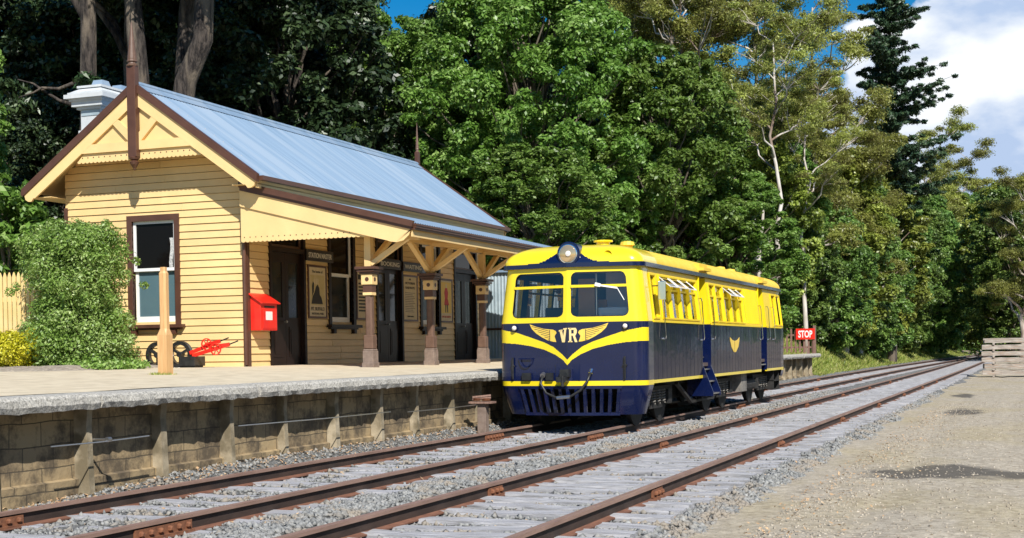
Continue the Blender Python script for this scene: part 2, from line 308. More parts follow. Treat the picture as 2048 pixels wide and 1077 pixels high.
def panel(mb, f, u0, u1, v0, v1, holes=(), th=0.05, edge=True, us_extra=(), vs_extra=(), bm=None):
    """wall sheet with rectangular holes; f(u, v, d) -> point, d = depth into the wall"""
    us, vs = rects(holes, u0, u1, v0, v1)
    us = sorted(set(us) | {x for x in us_extra if u0 < x < u1}); vs = sorted(set(vs) | {x for x in vs_extra if v0 < x < v1})
    def hole(u, v): return any(h[0] < u < h[1] and h[2] < v < h[3] for h in holes)
    G = [[hole((us[i] + us[i + 1]) / 2, (vs[j] + vs[j + 1]) / 2) for j in range(len(vs) - 1)] for i in range(len(us) - 1)]
    for i in range(len(us) - 1):
        for j in range(len(vs) - 1):
            if G[i][j]: continue
            a, b, c, d = us[i], us[i + 1], vs[j], vs[j + 1]
            mb.quad(f(a, c, 0), f(b, c, 0), f(b, d, 0), f(a, d, 0)); m0 = mb.m; mb.m = m0 if bm is None else bm; mb.quad(f(b, c, th), f(a, c, th), f(a, d, th), f(b, d, th)); mb.m = m0
            for (di, dj, p, q) in ((-1, 0, (a, d), (a, c)), (1, 0, (b, c), (b, d)), (0, -1, (a, c), (b, c)), (0, 1, (b, d), (a, d))):
                ii, jj = i + di, j + dj; out = ii < 0 or jj < 0 or ii >= len(us) - 1 or jj >= len(vs) - 1
                if (out and edge) or (not out and G[ii][jj]):
                    mb.quad(f(*q, 0), f(*p, 0), f(*p, th), f(*q, th))
def text_mesh(txt, size, bold=0.0, ex=0.0, font_scale=1.0):
    cu = bpy.data.curves.new('t', 'FONT'); cu.body = txt; cu.size = size; cu.align_x = 'CENTER'; cu.align_y = 'CENTER'; cu.offset = bold; cu.extrude = ex; cu.resolution_u = 3
    ob = bpy.data.objects.new('t', cu); COL.objects.link(ob); bpy.context.view_layer.update()
    me = bpy.data.meshes.new_from_object(ob.evaluated_get(bpy.context.evaluated_depsgraph_get())); bpy.data.objects.remove(ob); return me
def text(name, txt, size, width, pos, facing, matn, parent, bold=0.0):
    """lettering fitted to width; facing 'x' = readable from +x, 'y' = readable from -y"""
    me = text_mesh(txt, size, bold, 0.002); co = np.empty(len(me.vertices) * 3); me.vertices.foreach_get('co', co); co = co.reshape(-1, 3)
    wd = np.ptp(co[:, 0]); cx = (co[:, 0].max() + co[:, 0].min()) / 2; cy = (co[:, 1].max() + co[:, 1].min()) / 2
    kx = width / wd if width else 1.0
    x = (co[:, 0] - cx) * kx; y = co[:, 1] - cy; z = co[:, 2]
    o = np.empty_like(co)
    if facing == 'x': o[:, 0] = pos[0] + z; o[:, 1] = pos[1] + x; o[:, 2] = pos[2] + y
    else: o[:, 0] = pos[0] + x; o[:, 1] = pos[1] - z; o[:, 2] = pos[2] + y
    me.vertices.foreach_set('co', o.ravel()); me.update(); me.name = name; me.materials.clear(); me.materials.append(M[matn])
    return link(name, me, parent)
def np_mesh(name, V, F4, matn, tint=None, smooth=False):
    """mesh from numpy arrays of quads (n,4)"""
    me = bpy.data.meshes.new(name); n = len(V); k = F4.shape[1]; nf = len(F4)
    me.vertices.add(n); me.vertices.foreach_set('co', V.astype(np.float32).ravel())
    me.loops.add(nf * k); me.loops.foreach_set('vertex_index', F4.astype(np.int32).ravel())
    me.polygons.add(nf); me.polygons.foreach_set('loop_start', np.arange(0, nf * k, k, dtype=np.int32)); me.polygons.foreach_set('loop_total', np.full(nf, k, dtype=np.int32))
    me.update(calc_edges=True)
    if tint is not None:
        a = me.attributes.new('tint', 'FLOAT', 'FACE'); a.data.foreach_set('value', tint.astype(np.float32))
    if smooth: me.polygons.foreach_set('use_smooth', [True] * nf)
    me.materials.append(M[matn]); return me

# ------------------------------------------------------------------ the setting: ground, ballast, yard, line
def sstep(a, b, x):
    t = np.clip((x - a) / (b - a), 0, 1); return t * t * (3 - 2 * t)
def vnoise(x, y, s, seed=0):
    """smooth value noise"""
    x = x * s + seed * 17.3; y = y * s + seed * 9.1
    xi = np.floor(x).astype(int); yi = np.floor(y).astype(int); fx = x - xi; fy = y - yi; fx = fx * fx * (3 - 2 * fx); fy = fy * fy * (3 - 2 * fy)
    def h(a, b): 
        k = (a * 374761393 + b * 668265263 + seed * 974711) & 0x7fffffff; k = (k ^ (k >> 13)) * 1274126177 & 0x7fffffff; return ((k ^ (k >> 16)) & 0xffff) / 65535.0
    return (h(xi, yi) * (1 - fx) + h(xi + 1, yi) * fx) * (1 - fy) + (h(xi, yi + 1) * (1 - fx) + h(xi + 1, yi + 1) * fx) * fy
def curve_main(y): return 0.00026 * np.maximum(y - 60, 0) ** 2
def curve_side(y): return -0.00006 * np.maximum(y - 60, 0) ** 2 + 0.00020 * np.maximum(y - 110, 0) ** 2
XM, XSD = -7.57, -4.37                                   # centre lines of platform road and siding
def ground_z(x, y):
    z = -0.27 + 0.05 * vnoise(x, y, 0.5, 1) + 0.022 * vnoise(x, y, 2.0, 2) + 0.012 * vnoise(x, y, 5.5, 4)
    for c in (-1.7, -.35): z = z - 0.035 * np.exp(-((x - c - .25 * np.sin(y * .13)) / .17) ** 2) * (vnoise(x, y, .9, 6) * .9 + .1) * (y < 130)
    xx = x - curve_main(y)
    left = sstep(-9.4, -10.2, xx) * (y < 64) * 0.75 + (y >= 64) * sstep(-9.3, -12.2, xx) * (1.25 + 0.5 * vnoise(x, y, .3, 3)) * np.clip(1.1 - (y - 64) / 160, .4, 1)
    far = sstep(44, 75, y) * sstep(-13, -30, xx) * 1.5
    back = sstep(-16, -22.5, xx) * (y < 64) * 0.35
    return z + left + far + back
def grid(name, xs, ys, zf, matn, kind='structure'):
    X, Y = np.meshgrid(xs, ys, indexing='ij'); Z = zf(X, Y); nx, ny = X.shape
    V = np.stack([X, Y, Z], -1).reshape(-1, 3); I = np.arange(nx * ny).reshape(nx, ny)
    F = np.stack([I[:-1, :-1], I[1:, :-1], I[1:, 1:], I[:-1, 1:]], -1).reshape(-1, 4)
    o = link(name, np_mesh(name, V, F, matn, smooth=True)); return tag(o, kind=kind)
def graded(*segs):
    out = []
    for a, b, s in segs: out.append(np.arange(a, b, s))
    return np.concatenate(out + [[segs[-1][1]]])
def ground_material():
    mt, N, L, P = node_mat('ground'); P.inputs['Roughness'].default_value = 0.95
    g = N.new('ShaderNodeNewGeometry'); sp = N.new('ShaderNodeSeparateXYZ'); L.new(g.outputs['Position'], sp.inputs[0])
    def noise(s, d=6, st=None):
        n = N.new('ShaderNodeTexNoise'); n.inputs['Scale'].default_value = s; n.inputs['Detail'].default_value = d; n.inputs['Roughness'].default_value = .65
        if st:
            mp = N.new('ShaderNodeMapping'); mp.inputs['Scale'].default_value = st; L.new(g.outputs['Position'], mp.inputs[0]); L.new(mp.outputs[0], n.inputs[0])
        else: L.new(g.outputs['Position'], n.inputs[0])
        return n.outputs[0]
    def ramp(x, a, b, ca, cb):
        r = N.new('ShaderNodeValToRGB'); r.color_ramp.elements[0].position = a; r.color_ramp.elements[1].position = b
        r.color_ramp.elements[0].color = (*ca, 1); r.color_ramp.elements[1].color = (*cb, 1); L.new(x, r.inputs[0]); return r.outputs[0]
    def mixc(f, a, b):
        n = N.new('ShaderNodeMixRGB'); L.new(f, n.inputs[0])
        for i, v in ((1, a), (2, b)):
            if isinstance(v, tuple): n.inputs[i].default_value = (*v, 1)
            else: L.new(v, n.inputs[i])
        return n.outputs[0]
    def mth(op, a, b):
        n = N.new('ShaderNodeMath'); n.operation = op
        for i, v in ((0, a), (1, b)):
            if isinstance(v, (int, float)): n.inputs[i].default_value = v
            else: L.new(v, n.inputs[i])
        return n.outputs[0]
    gravel = ramp(noise(11, 5), .34, .66, (0.25, 0.21, 0.155), (0.49, 0.43, 0.335))
    gravel = mixc(ramp(noise(.55, 5, (1, .5, 1)), .45, .62, (0, 0, 0), (1, 1, 1)), gravel, mixc(ramp(noise(9), .4, .6, (0, 0, 0), (1, 1, 1)), (0.27, 0.22, 0.135), (0.45, 0.385, 0.26)))
    speck = ramp(noise(38, 3), .60, .66, (0, 0, 0), (1, 1, 1)); gravel = mixc(speck, gravel, (0.10, 0.09, 0.075))
    # dark patches at set places, outlines broken up by noise
    wob = noise(1.6, 5)
    dark_patch = None
    for (cx, cy, rx, ry) in ((-1.15, 17.6, 1.0, 1.1), (-.1, 17.4, .9, .6), (-1.6, 33, .5, 1.6), (-2.1, 43, .4, 1.6)):
        dx = mth('DIVIDE', mth('SUBTRACT', sp.outputs[0], cx), rx); dy = mth('DIVIDE', mth('SUBTRACT', sp.outputs[1], cy), ry)
        q = mth('SUBTRACT', 1.0, mth('ADD', mth('ADD', mth('MULTIPLY', dx, dx), mth('MULTIPLY', dy, dy)), mth('MULTIPLY', mth('SUBTRACT', wob, .5), 2.6)))
        dark_patch = q if dark_patch is None else mth('MAXIMUM', dark_patch, q)
    gravel = mixc(ramp(dark_patch, 0.0, .6, (0, 0, 0), (.85, .85, .85)), gravel, (0.055, 0.048, 0.04))
    soil = ramp(noise(3), .4, .6, (0.16, 0.085, 0.045), (0.36, 0.215, 0.115)); green = ramp(noise(5), .35, .65, (0.05, 0.07, 0.02), (0.13, 0.16, 0.05))
    bank = mixc(ramp(noise(.8), .42, .55, (0, 0, 0), (1, 1, 1)), soil, green)
    side = N.new('ShaderNodeMapRange'); side.inputs[1].default_value = -8.6; side.inputs[2].default_value = -9.6; L.new(sp.outputs[0], side.inputs[0])
    col = mixc(side.outputs[0], gravel, bank)
    L.new(col, P.inputs['Base Color'])
    b = N.new('ShaderNodeBump'); b.inputs['Strength'].default_value = .6; b.inputs['Distance'].default_value = .02; L.new(noise(30, 5), b.inputs['Height']); L.new(b.outputs[0], P.inputs['Normal'])
    M['ground'] = mt
ground_material()
grid('ground', graded((-220, -60, 10), (-60, -24, 2), (-24, -8, .4), (-8, 1, .12), (1, 12, 1), (12, 240, 12)), graded((-30, 4, 4), (4, 26, .12), (26, 90, .5), (90, 240, 4), (240, 700, 40)), ground_z, 'ground')
def ballast_z(x, y):
    xm = x - curve_main(y) * (x < -6) - curve_side(y) * (x >= -6)
    base = -0.180 + 0.03 * (vnoise(x, y, 9, 5) - .5) + 0.035 * (vnoise(x, y, 3, 6) - .5)
    edge = -2.55 + 0.35 * (vnoise(y, x * 0, .7, 7) - .5)
    z = base - 0.24 * sstep(edge - .55, edge + .35, xm)
    between = np.exp(-((xm + 5.97) / .35) ** 2) * .07 + np.exp(-((xm + 7.57) / .9) ** 2) * .022
    lf = sstep(-8.9, -9.25, xm) * (0.16 * sstep(9.5, 15, y))
    return z + between + lf
def ballast(name, xs, ys):
    X, Y = np.meshgrid(xs, ys, indexing='ij'); C = np.where(X < -6, curve_main(Y), curve_side(Y)); Z = ballast_z(X + C, Y); nx, ny = X.shape
    V = np.stack([X + C, Y, Z], -1).reshape(-1, 3); I = np.arange(nx * ny).reshape(nx, ny)
    F = np.stack([I[:-1, :-1], I[1:, :-1], I[1:, 1:], I[:-1, 1:]], -1).reshape(-1, 4)
    tag(link(name, np_mesh(name, V, F, 'ballast', smooth=True)), kind='structure')
ballast('ballast_bed', graded((-9.5, -2.2, .07)), graded((3, 30, .07), (30, 70, .25), (70, 230, 2)))

def sleeper_rows(y0, pitch, seed):
    r = random.Random(seed); y = y0; out = []
    while y < 200: out.append(y + r.uniform(-.03, .03)); y += pitch * r.uniform(.95, 1.05)
    return out
SLY = (sleeper_rows(7.3, .64, 3), sleeper_rows(7.6, .52, 4))
# loose ballast stones on the bed (nobody could count them)
def rocks(n, xs, ys, zs, smin, smax, seed):
    r = np.random.default_rng(seed)
    base = np.array([(1, 0, 0), (-1, 0, 0), (0, 1, 0), (0, -1, 0), (0, 0, 1), (0, 0, -1)], float)
    tri = np.array([(0, 2, 4), (2, 1, 4), (1, 3, 4), (3, 0, 4), (2, 0, 5), (1, 2, 5), (3, 1, 5), (0, 3, 5)])
    s = r.uniform(smin, smax, n)
    P = base[None] * (s[:, None, None] * r.uniform(.45, 1.1, (n, 6, 1))) + r.normal(0, .16, (n, 6, 3)) * s[:, None, None]
    a = r.uniform(0, 6.28, n); b = r.normal(0, .5, n)
    ca, sa, cb, sb = np.cos(a), np.sin(a), np.cos(b), np.sin(b)
    x = P[..., 0] * ca[:, None] - P[..., 1] * sa[:, None]; y = P[..., 0] * sa[:, None] + P[..., 1] * ca[:, None]; z = P[..., 2] * .8
    y2 = y * cb[:, None] - z * sb[:, None]; z2 = y * sb[:, None] + z * cb[:, None]
    V = np.stack([x + xs[:, None], y2 + ys[:, None], z2 + zs[:, None] + s[:, None] * .25], -1).reshape(-1, 3)
    F = (tri[None] + (np.arange(n) * 6)[:, None, None]).reshape(-1, 3)
    return V, F
n = 70000
ys = 8 + 36 * rng.random(n) ** 1.7
xs = -9.35 + (9.35 - 2.3) * rng.random(n)
strip = rng.random(n) < .45
xs = np.where(strip, np.where(rng.random(n) < .62, -2.62 + rng.normal(0, .28, n), -5.97 + rng.normal(0, .28, n)), xs)
def near_sleeper(lst, x, y, hw):
    a = np.array(lst); k = np.clip(np.searchsorted(a, y), 1, len(a) - 1); return np.minimum(np.abs(y - a[k - 1]), np.abs(y - a[k])) < hw
bury = (near_sleeper(SLY[0], xs, ys, .135) & (np.abs(xs - XM) < 1.36) & (rng.random(n) < .88)) | (near_sleeper(SLY[1], xs, ys, .145) & (np.abs(xs - XSD) < 1.37) & (rng.random(n) < .96))
onrail = np.zeros(n, bool)
for xr in (-8.41, -6.73, -5.19, -3.55): onrail |= np.abs(xs - xr) < .07
keep = ~(bury | onrail); xs, ys = xs[keep], ys[keep]; n = len(xs)
V, F = rocks(n, xs, ys, ballast_z(xs, ys), .018, .05, 3)
V[:, 2] = np.minimum(V[:, 2], 5)
st = tag(link('ballast_stones', np_mesh('ballast_stones', V, F, 'stones')), 'loose grey crushed stones spread over the track bed', 'gravel', kind='stuff')
n = 9000; ys = 8 + 30 * rng.random(n) ** 1.5; xs = np.where(rng.random(n) < .5, -2.25 + np.abs(rng.normal(0, .55, n)), rng.uniform(-2.3, .6, n))
V, F = rocks(n, xs, ys, np.maximum(ground_z(xs, ys), ballast_z(xs, ys) - .02) - .004, .006, .022, 8)
tag(link('yard_pebbles', np_mesh('yard_pebbles', V, F, 'pebbles')), 'small pebbles scattered over the gravel yard', 'gravel', kind='stuff')
# dry leaves along the foot of the platform and the edge of the yard
def flakes(xs, ys, zs, s, seed):
    r = np.random.default_rng(seed); n = len(xs); a = r.uniform(0, 6.28, n); u = np.stack([np.cos(a), np.sin(a), r.normal(0, .35, n)], -1); v = np.stack([-np.sin(a), np.cos(a), r.normal(0, .35, n)], -1)
    c = np.stack([xs, ys, zs], -1); s1 = s * r.uniform(.6, 1.3, n)[:, None]; s2 = s1 * .5
    V = np.stack([c - u * s1, c - v * s2, c + u * s1, c + v * s2], 1).reshape(-1, 3); return V, np.arange(n * 4).reshape(-1, 4)
n = 6500
k = rng.random(n); ys = 8.5 + 24 * rng.random(n) ** 1.4
xs = np.where(k < .62, -9.1 + rng.normal(0, .16, n), np.where(k < .85, -2.25 + rng.normal(0, .4, n), rng.uniform(-8.9, -2.5, n)))
xs = np.clip(xs, -9.38, 0)
zs = np.where(xs > -2.4, np.maximum(ground_z(xs, ys), ballast_z(xs, ys)), ballast_z(xs, ys)) + .03
V, F = flakes(xs, ys, zs, .02, 5)
tag(link('leaf_litter', np_mesh('leaf_litter', V, F, 'litter')), 'dry brown leaves littering the ballast and yard edge', 'leaf litter', kind='stuff')

# ------------------------------------------------------------------ the two railway tracks
RAIL = [(-.038, 0), (.038, 0), (.038, -.030), (.010, -.040), (.008, -.128), (.068, -.143), (.068, -.155), (-.068, -.155), (-.068, -.143), (-.008, -.128), (-.010, -.040), (-.038, -.030)]
def rail(x0, cf, parent, y0=2.0, y1=230):
    mb = MB(); ys = list(np.concatenate([[y0], np.arange(60, y1, 6.0)]))
    for a, b in zip(ys[:-1], ys[1:]):
        for i in range(12):
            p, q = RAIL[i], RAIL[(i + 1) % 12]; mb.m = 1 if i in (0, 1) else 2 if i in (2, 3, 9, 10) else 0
            ca, cb = float(cf(np.array(a))), float(cf(np.array(b)))
            mb.quad((x0 + ca + p[0], a, p[1]), (x0 + ca + q[0], a, q[1]), (x0 + cb + q[0], b, q[1]), (x0 + cb + p[0], b, p[1]))
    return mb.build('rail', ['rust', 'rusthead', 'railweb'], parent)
def fishplate(x, y, ln, parent, bolts=6):
    for sgn in (1,):
        mb = MB(); mb.box(x + .012, x + .034, y - ln / 2, y + ln / 2, -.128, -.046).box(x + .012, x + .062, y - ln / 2, y + ln / 2, -.142, -.122)
        mb.box(x - .034, x - .012, y - ln / 2, y + ln / 2, -.128, -.046)
        for i in range(bolts):
            yy = y - ln / 2 + ln * (i + .5) / bolts; mb.lathe((x + .034, yy, -.085), [(.026, 0), (.026, .02), (.014, .034)], 6, 'x')
        return mb.build('fishplate', 'rustbright', parent)
def _unused(): pass
def sleeper_mesh(seed, L_=2.7):
    r = random.Random(seed); mb = MB(); nx = 9; pts = []
    prof = []
    for i in range(nx + 1):
        x = -L_ / 2 + L_ * i / nx; j = lambda a: r.uniform(-a, a)
        prof.append([(x + (j(.012) if i in (0, nx) else 0), -.115 + j(.008), -.135 + j(.012)), (x, .115 + j(.008), -.135 + j(.012)), (x, .125, -.30), (x, -.125, -.30)])
        prof[-1][0] = (prof[-1][0][0], prof[-1][0][1], prof[-1][0][2]); prof[-1][1] = (x, prof[-1][1][1], prof[-1][0][2] + j(.006))
        mid = (x, j(.03), prof[-1][0][2] + j(.008)); prof[-1].insert(1, mid)
    for a, b in zip(prof[:-1], prof[1:]):
        for k in range(5): mb.quad(a[k], b[k], b[(k + 1) % 5], a[(k + 1) % 5])
    mb.poly(prof[0][::1]); mb.poly(prof[-1][::-1])
    me = bpy.data.meshes.new('sleeper'); me.from_pydata(mb.v, [], mb.f); me.update(); me.materials.append(M['sleeper']); return me
SLM = [sleeper_mesh(i) for i in range(6)]
def track(label, xc, rails, cf, rows, fps, fpl, seed):
    t = thing('railway_track', label, 'railway track', (xc, 10, 0), 'railway tracks')
    for x, yl in zip(rails, fps):
        r_ = rail(x, cf, t)
        for y in yl:
            f_ = fishplate(x, y, fpl, r_, 6 if fpl > .45 else 3)
    rr = random.Random(seed); rest = MB()
    for k, y in enumerate(rows):
        c = float(cf(np.array(y)))
        if k < 100:
            o = bpy.data.objects.new('sleeper', SLM[rr.randrange(6)]); COL.objects.link(o); o.parent = t; o.matrix_parent_inverse = Matrix.Translation((-xc, -10, 0))
            o.location = (xc + c + rr.uniform(-.05, .05), y, rr.uniform(-.012, .006)); o.rotation_euler = (0, 0, R(rr.uniform(-1.2, 1.2)))
            if rr.random() < .5: o.rotation_euler.z += math.pi
        else: rest.box(xc + c - 1.35, xc + c + 1.35, y - .12, y + .12, -.3, -.135)
    o = rest.build('sleepers', 'sleeper', t); o['kind'] = 'stuff'
    return t
tm = track('rusty platform track with grey sleepers, the one the railcar stands on', XM, (-8.41, -6.73), curve_main, SLY[0], ([9.4, 21.1, 33, 45, 57], [9.5, 21.3, 33, 45, 57]), .78, 3)
ts = track('rusty empty siding track with grey sleepers beside the gravel yard', XSD, (-5.19, -3.55), curve_side, SLY[1], ([6.4, 13.0, 19.75, 26.7, 33.2, 39.7, 46.3, 53], [6.5, 13.2, 20.2, 27, 33.5, 40, 46.6, 53.3]), .36, 4)

# ------------------------------------------------------------------ platform
PX = -9.05                                               # coping edge
def plat_z(x): return np.where(x > -15.5, 0.955 + 0.0188 * (-9.25 - x), 1.072)
pl = thing('station_platform', 'long raised gravel platform with stone coping over a shadowed wall', 'platform', (-9.4, 8, 0))
xs_ = graded((-24, -15.5, .5), (-15.5, -9.55, .25)); ys_ = graded((4, 34, .3), (34, 62.2, .8))
X, Y = np.meshgrid(xs_, ys_, indexing='ij'); Z = plat_z(X) + 0.012 * (vnoise(X, Y, 1.4, 9) - .5); I = np.arange(X.size).reshape(X.shape)
F = np.stack([I[:-1, :-1], I[1:, :-1], I[1:, 1:], I[:-1, 1:]], -1).reshape(-1, 4)
link('surface', np_mesh('surface', np.stack([X, Y, Z], -1).reshape(-1, 3), F, 'platform', smooth=True), pl)
y = 4.0; k = 0
rr = random.Random(5)
while y < 61.5:
    ln = rr.choice([2.2, 3.1, 2.6, 3.6]); y2 = min(y + ln, 62.3); mb = MB(); ny = max(6, int(ln / .09)); pr = []
    dx = rr.uniform(-.02, .02); dz = rr.uniform(-.008, .008)
    for i in range(ny + 1):
        yy = y + .012 + (y2 - y - .024) * i / ny; j = lambda a: rr.uniform(-a, a)
        pr.append([(-9.62, yy, .80), (-9.62, yy, .958), (-9.35, yy, .956 + j(.003)), (PX - .055 + dx, yy, .952 + dz + j(.004)), (PX - .012 + dx + j(.008), yy, .925 + j(.006)), (PX + dx + j(.012), yy, .86 + j(.008)), (PX - .025 + dx + j(.012), yy, .80 + j(.012))])
    for a, b in zip(pr[:-1], pr[1:]):
        for q in range(7): mb.quad(a[q], b[q], b[(q + 1) % 7], a[(q + 1) % 7])
    mb.poly(pr[0]); mb.poly(pr[-1][::-1]); mb.build('coping_block', 'coping', pl); y = y2; k += 1
def wall_material():
    mt, N, L, P = node_mat('platform_wall'); P.inputs['Roughness'].default_value = .9
    g = N.new('ShaderNodeNewGeometry'); sp = N.new('ShaderNodeSeparateXYZ'); L.new(g.outputs['Position'], sp.inputs[0]); cb = N.new('ShaderNodeCombineXYZ'); L.new(sp.outputs[1], cb.inputs[0]); L.new(sp.outputs[2], cb.inputs[1])
    br = N.new('ShaderNodeTexBrick'); br.inputs['Scale'].default_value = 1.0; br.inputs['Brick Width'].default_value = .46; br.inputs['Row Height'].default_value = .235; br.inputs['Mortar Size'].default_value = .006; br.offset = .4
    br.inputs['Color1'].default_value = (0.37, 0.275, 0.15, 1); br.inputs['Color2'].default_value = (0.27, 0.20, 0.115, 1); br.inputs['Mortar'].default_value = (0.10, 0.08, 0.05, 1)
    nz = N.new('ShaderNodeTexNoise'); nz.inputs['Scale'].default_value = 2.5; nz.inputs['Detail'].default_value = 4; L.new(g.outputs['Position'], nz.inputs[0])
    vm = N.new('ShaderNodeVectorMath'); vm.operation = 'SCALE'; vm.inputs['Scale'].default_value = .05; L.new(nz.outputs[1], vm.inputs[0])
    va = N.new('ShaderNodeVectorMath'); L.new(cb.outputs[0], va.inputs[0]); L.new(vm.outputs[0], va.inputs[1]); L.new(va.outputs[0], br.inputs['Vector'])
    n2 = N.new('ShaderNodeTexNoise'); n2.inputs['Scale'].default_value = 3.0; n2.inputs['Detail'].default_value = 8; n2.inputs['Roughness'].default_value = .7; L.new(g.outputs['Position'], n2.inputs[0])
    r = N.new('ShaderNodeValToRGB'); r.color_ramp.elements[0].position = .44; r.color_ramp.elements[1].position = .59; r.color_ramp.elements[1].color = (.8, .8, .8, 1); L.new(n2.outputs[0], r.inputs[0])
    mx = N.new('ShaderNodeMixRGB'); L.new(r.outputs[0], mx.inputs[0]); L.new(br.outputs[0], mx.inputs[1]); mx.inputs[2].default_value = (0.065, 0.05, 0.035, 1)
    L.new(mx.outputs[0], P.inputs['Base Color'])
    n3 = N.new('ShaderNodeTexNoise'); n3.inputs['Scale'].default_value = 14; n3.inputs['Detail'].default_value = 6; L.new(g.outputs['Position'], n3.inputs[0])
    ad = N.new('ShaderNodeMath'); ad.operation = 'MULTIPLY_ADD'; ad.inputs[1].default_value = .4; L.new(n3.outputs[0], ad.inputs[0]); im = N.new('ShaderNodeMath'); im.operation = 'SUBTRACT'; im.inputs[0].default_value = 1; L.new(br.outputs['Fac'], im.inputs[1]); L.new(im.outputs[0], ad.inputs[2])
    b = N.new('ShaderNodeBump'); b.inputs['Strength'].default_value = .8; b.inputs['Distance'].default_value = .025; L.new(ad.outputs[0], b.inputs['Height']); L.new(b.outputs[0], P.inputs['Normal'])
    M['platwall'] = mt
wall_material()
mb = MB(); mb.quad((-9.42, 4, -.4), (-9.42, 62.2, -.4), (-9.42, 62.2, .82), (-9.42, 4, .82)); mb.quad((-9.42, 62.2, -.4), (-24, 62.2, -.4), (-24, 62.2, .95), (-9.42, 62.2, .95))
mb.quad((-9.40, 4, -.4), (-9.40, 62.2, -.4), (-9.37, 62.2, .06), (-9.37, 4, .06)); mb.quad((-9.37, 4, .06), (-9.37, 62.2, .06), (-9.42, 62.2, .075), (-9.42, 4, .075))
mb.build('retaining_wall', 'platwall', pl)
M['buttress'] = mat('buttress_render', (0.20, 0.16, 0.10), (0.42, 0.355, 0.25), rough=.9, scale=3.5, bump=.4, bscale=18, c3=(0.16, 0.13, 0.08), s3=3.0)
yb = 9.1; i = 0
while yb < 62:
    wq = .042 if i % 3 else .055
    dq = -9.29 + .03 * (i * 7 % 5 - 2) / 2; mb = MB(); mb.prism([(-9.42, yb - wq, -.35), (dq + .04, yb - wq, -.35), (dq, yb - wq, .62), (dq + .02, yb - wq, .80), (-9.42, yb - wq, .80)], (0, 2 * wq, 0))
    mb.build('buttress', 'buttress', pl); yb += 1.372; i += 1
# rodding and iron bracket along the wall
def rod(name, y0, z0, y1, z1, label):
    o = MB().tube([(-9.05, y0, z0), (-9.05, (y0 + y1) / 2, (z0 + z1) / 2 - .01), (-9.05, y1, z1)], .009, 6).build(name, 'steel')
    return o
rod_t = thing('signal_wire', 'thin steel signal wires strung along the platform wall', 'wire', (-9.09, 16, .4))
for y0, z0, y1, z1 in ((11.0, .46, 12.6, .465), (14.4, .47, 18.6, .44), (19.2, .41, 22.3, .40)):
    MB().tube([(-9.06, y0, z0), (-9.06, (y0 + y1) / 2, (z0 + z1) / 2 - .008), (-9.06, y1, z1)], .008, 6).build('wire', 'steel', rod_t)
MB().tube([(-9.26, 11.9, .47), (-9.06, 11.9, .47)], .014, 6).lathe((-9.06, 11.87, .47), [(.028, 0), (.028, .06)], 8, 'y').build('bracket', 'steel', rod_t)
ps = thing('pulley_stand', 'short timber post with rusty signal pulleys on top beside the railcar nose', 'pulley post', (-8.99, 22.1, -.1))
bevel(MB().box(-9.07, -8.91, 22.02, 22.18, -.3, .42).build('post', 'stone', ps), .012)
MB().box(-9.20, -8.78, 21.96, 22.2, .42, .455).build('plate', 'rusthead', ps)
for dx in (-.08, .08):
    MB().lathe((-9.0 + dx, 22.08, .47), [(.05, 0), (.085, .005), (.06, .02), (.085, .035), (.05, .04)], 12).build('pulley', 'rustbright', ps)
for z in (.49, .53): MB().bar((-9.16, 22.05, z), (-8.84, 22.1, z + .03), .03, .03).build('rod', 'rusthead', ps)

# ------------------------------------------------------------------ station building
XC, XL, YW, YE, ZB = -15.456, -20.02, 25.0, 37.9, 1.02
RX, RZ, SL = -17.73, 7.04, 0.709                          # ridge
sb = thing('station_building', 'cream weatherboard station house with brown trim, iron roof and posted verandah', 'building', (-17.7, 31, 1.05))
def roofz(x): return RZ - SL * abs(x - RX)
WIN_E = (-18.28, -17.20, 2.05, 4.22)                      # end window opening
DOORS = [(25.86, 27.42), (30.98, 32.52), (35.9, 37.56)]
WINS = [(28.62, 29.72), (33.72, 34.80)]
def weatherboards(name, f, u0, u1, z0, zt, holes, pitch=.154, clip=None):
    mb = MB(); z = z0
    while z < zt:
        za, zb = z, min(z + pitch, zt)
        lo, hi = (u0, u1) if clip is None else clip(za + .02)
        if hi - lo < .05: break
        cuts = [(lo, hi)]
        for h in holes:
            if h[2] < zb - .01 and h[3] > za + .01:
                cuts = [q for c in cuts for q in ((c[0], min(c[1], h[0])), (max(c[0], h[1]), c[1])) if q[1] - q[0] > .01]
        rb = random.Random(int(z * 1000)); sp = []
        for a, b in cuts:
            while b - a > 3.4: c = a + rb.uniform(1.2, 3.2); sp.append((a, c - .0015)); a = c + .0015
            sp.append((a, b))
        for a, b in sp:
            za = z + .009; mb.quad(f(a, za, -.026), f(b, za, -.026), f(b, zb, -.008), f(a, zb, -.010)); mb.quad(f(a, za, .012), f(b, za, .012), f(b, za, -.032), f(a, za, -.032)); mb.quad(f(a, zb, -.010), f(b, zb, -.010), f(b, zb, .012), f(a, zb, .012))
            mb.quad(f(a, za, 0), f(a, za, -.032), f(a, zb, -.010), f(a, zb, 0)); mb.quad(f(b, za, -.032), f(b, za, 0), f(b, zb, 0), f(b, zb, -.010))
        z += pitch
    return mb
fe = lambda u, v, d: (u, YW + d, v)                       # end wall: u = x
ff = lambda u, v, d: (XC - d, u, v)                       # front wall: u = y
mb = weatherboards('end', fe, XL, XC, ZB, 6.9, [WIN_E], clip=lambda z: (max(XL, RX - (RZ - z - .12) / SL), min(XC, RX + (RZ - z - .12) / SL)))
panel(mb, lambda u, v, d: (u, YW + .02 + d, v), XL + .02, XC - .02, ZB - .1, 4.8, [WIN_E], .1)
mb.build('end_wall', 'cream', sb)
hl = [(a, b, 0, 4.25) for a, b in DOORS] + [(a, b, 2.05, 4.2) for a, b in WINS]
mb = weatherboards('front', ff, YW, YE, ZB, 4.85, hl)
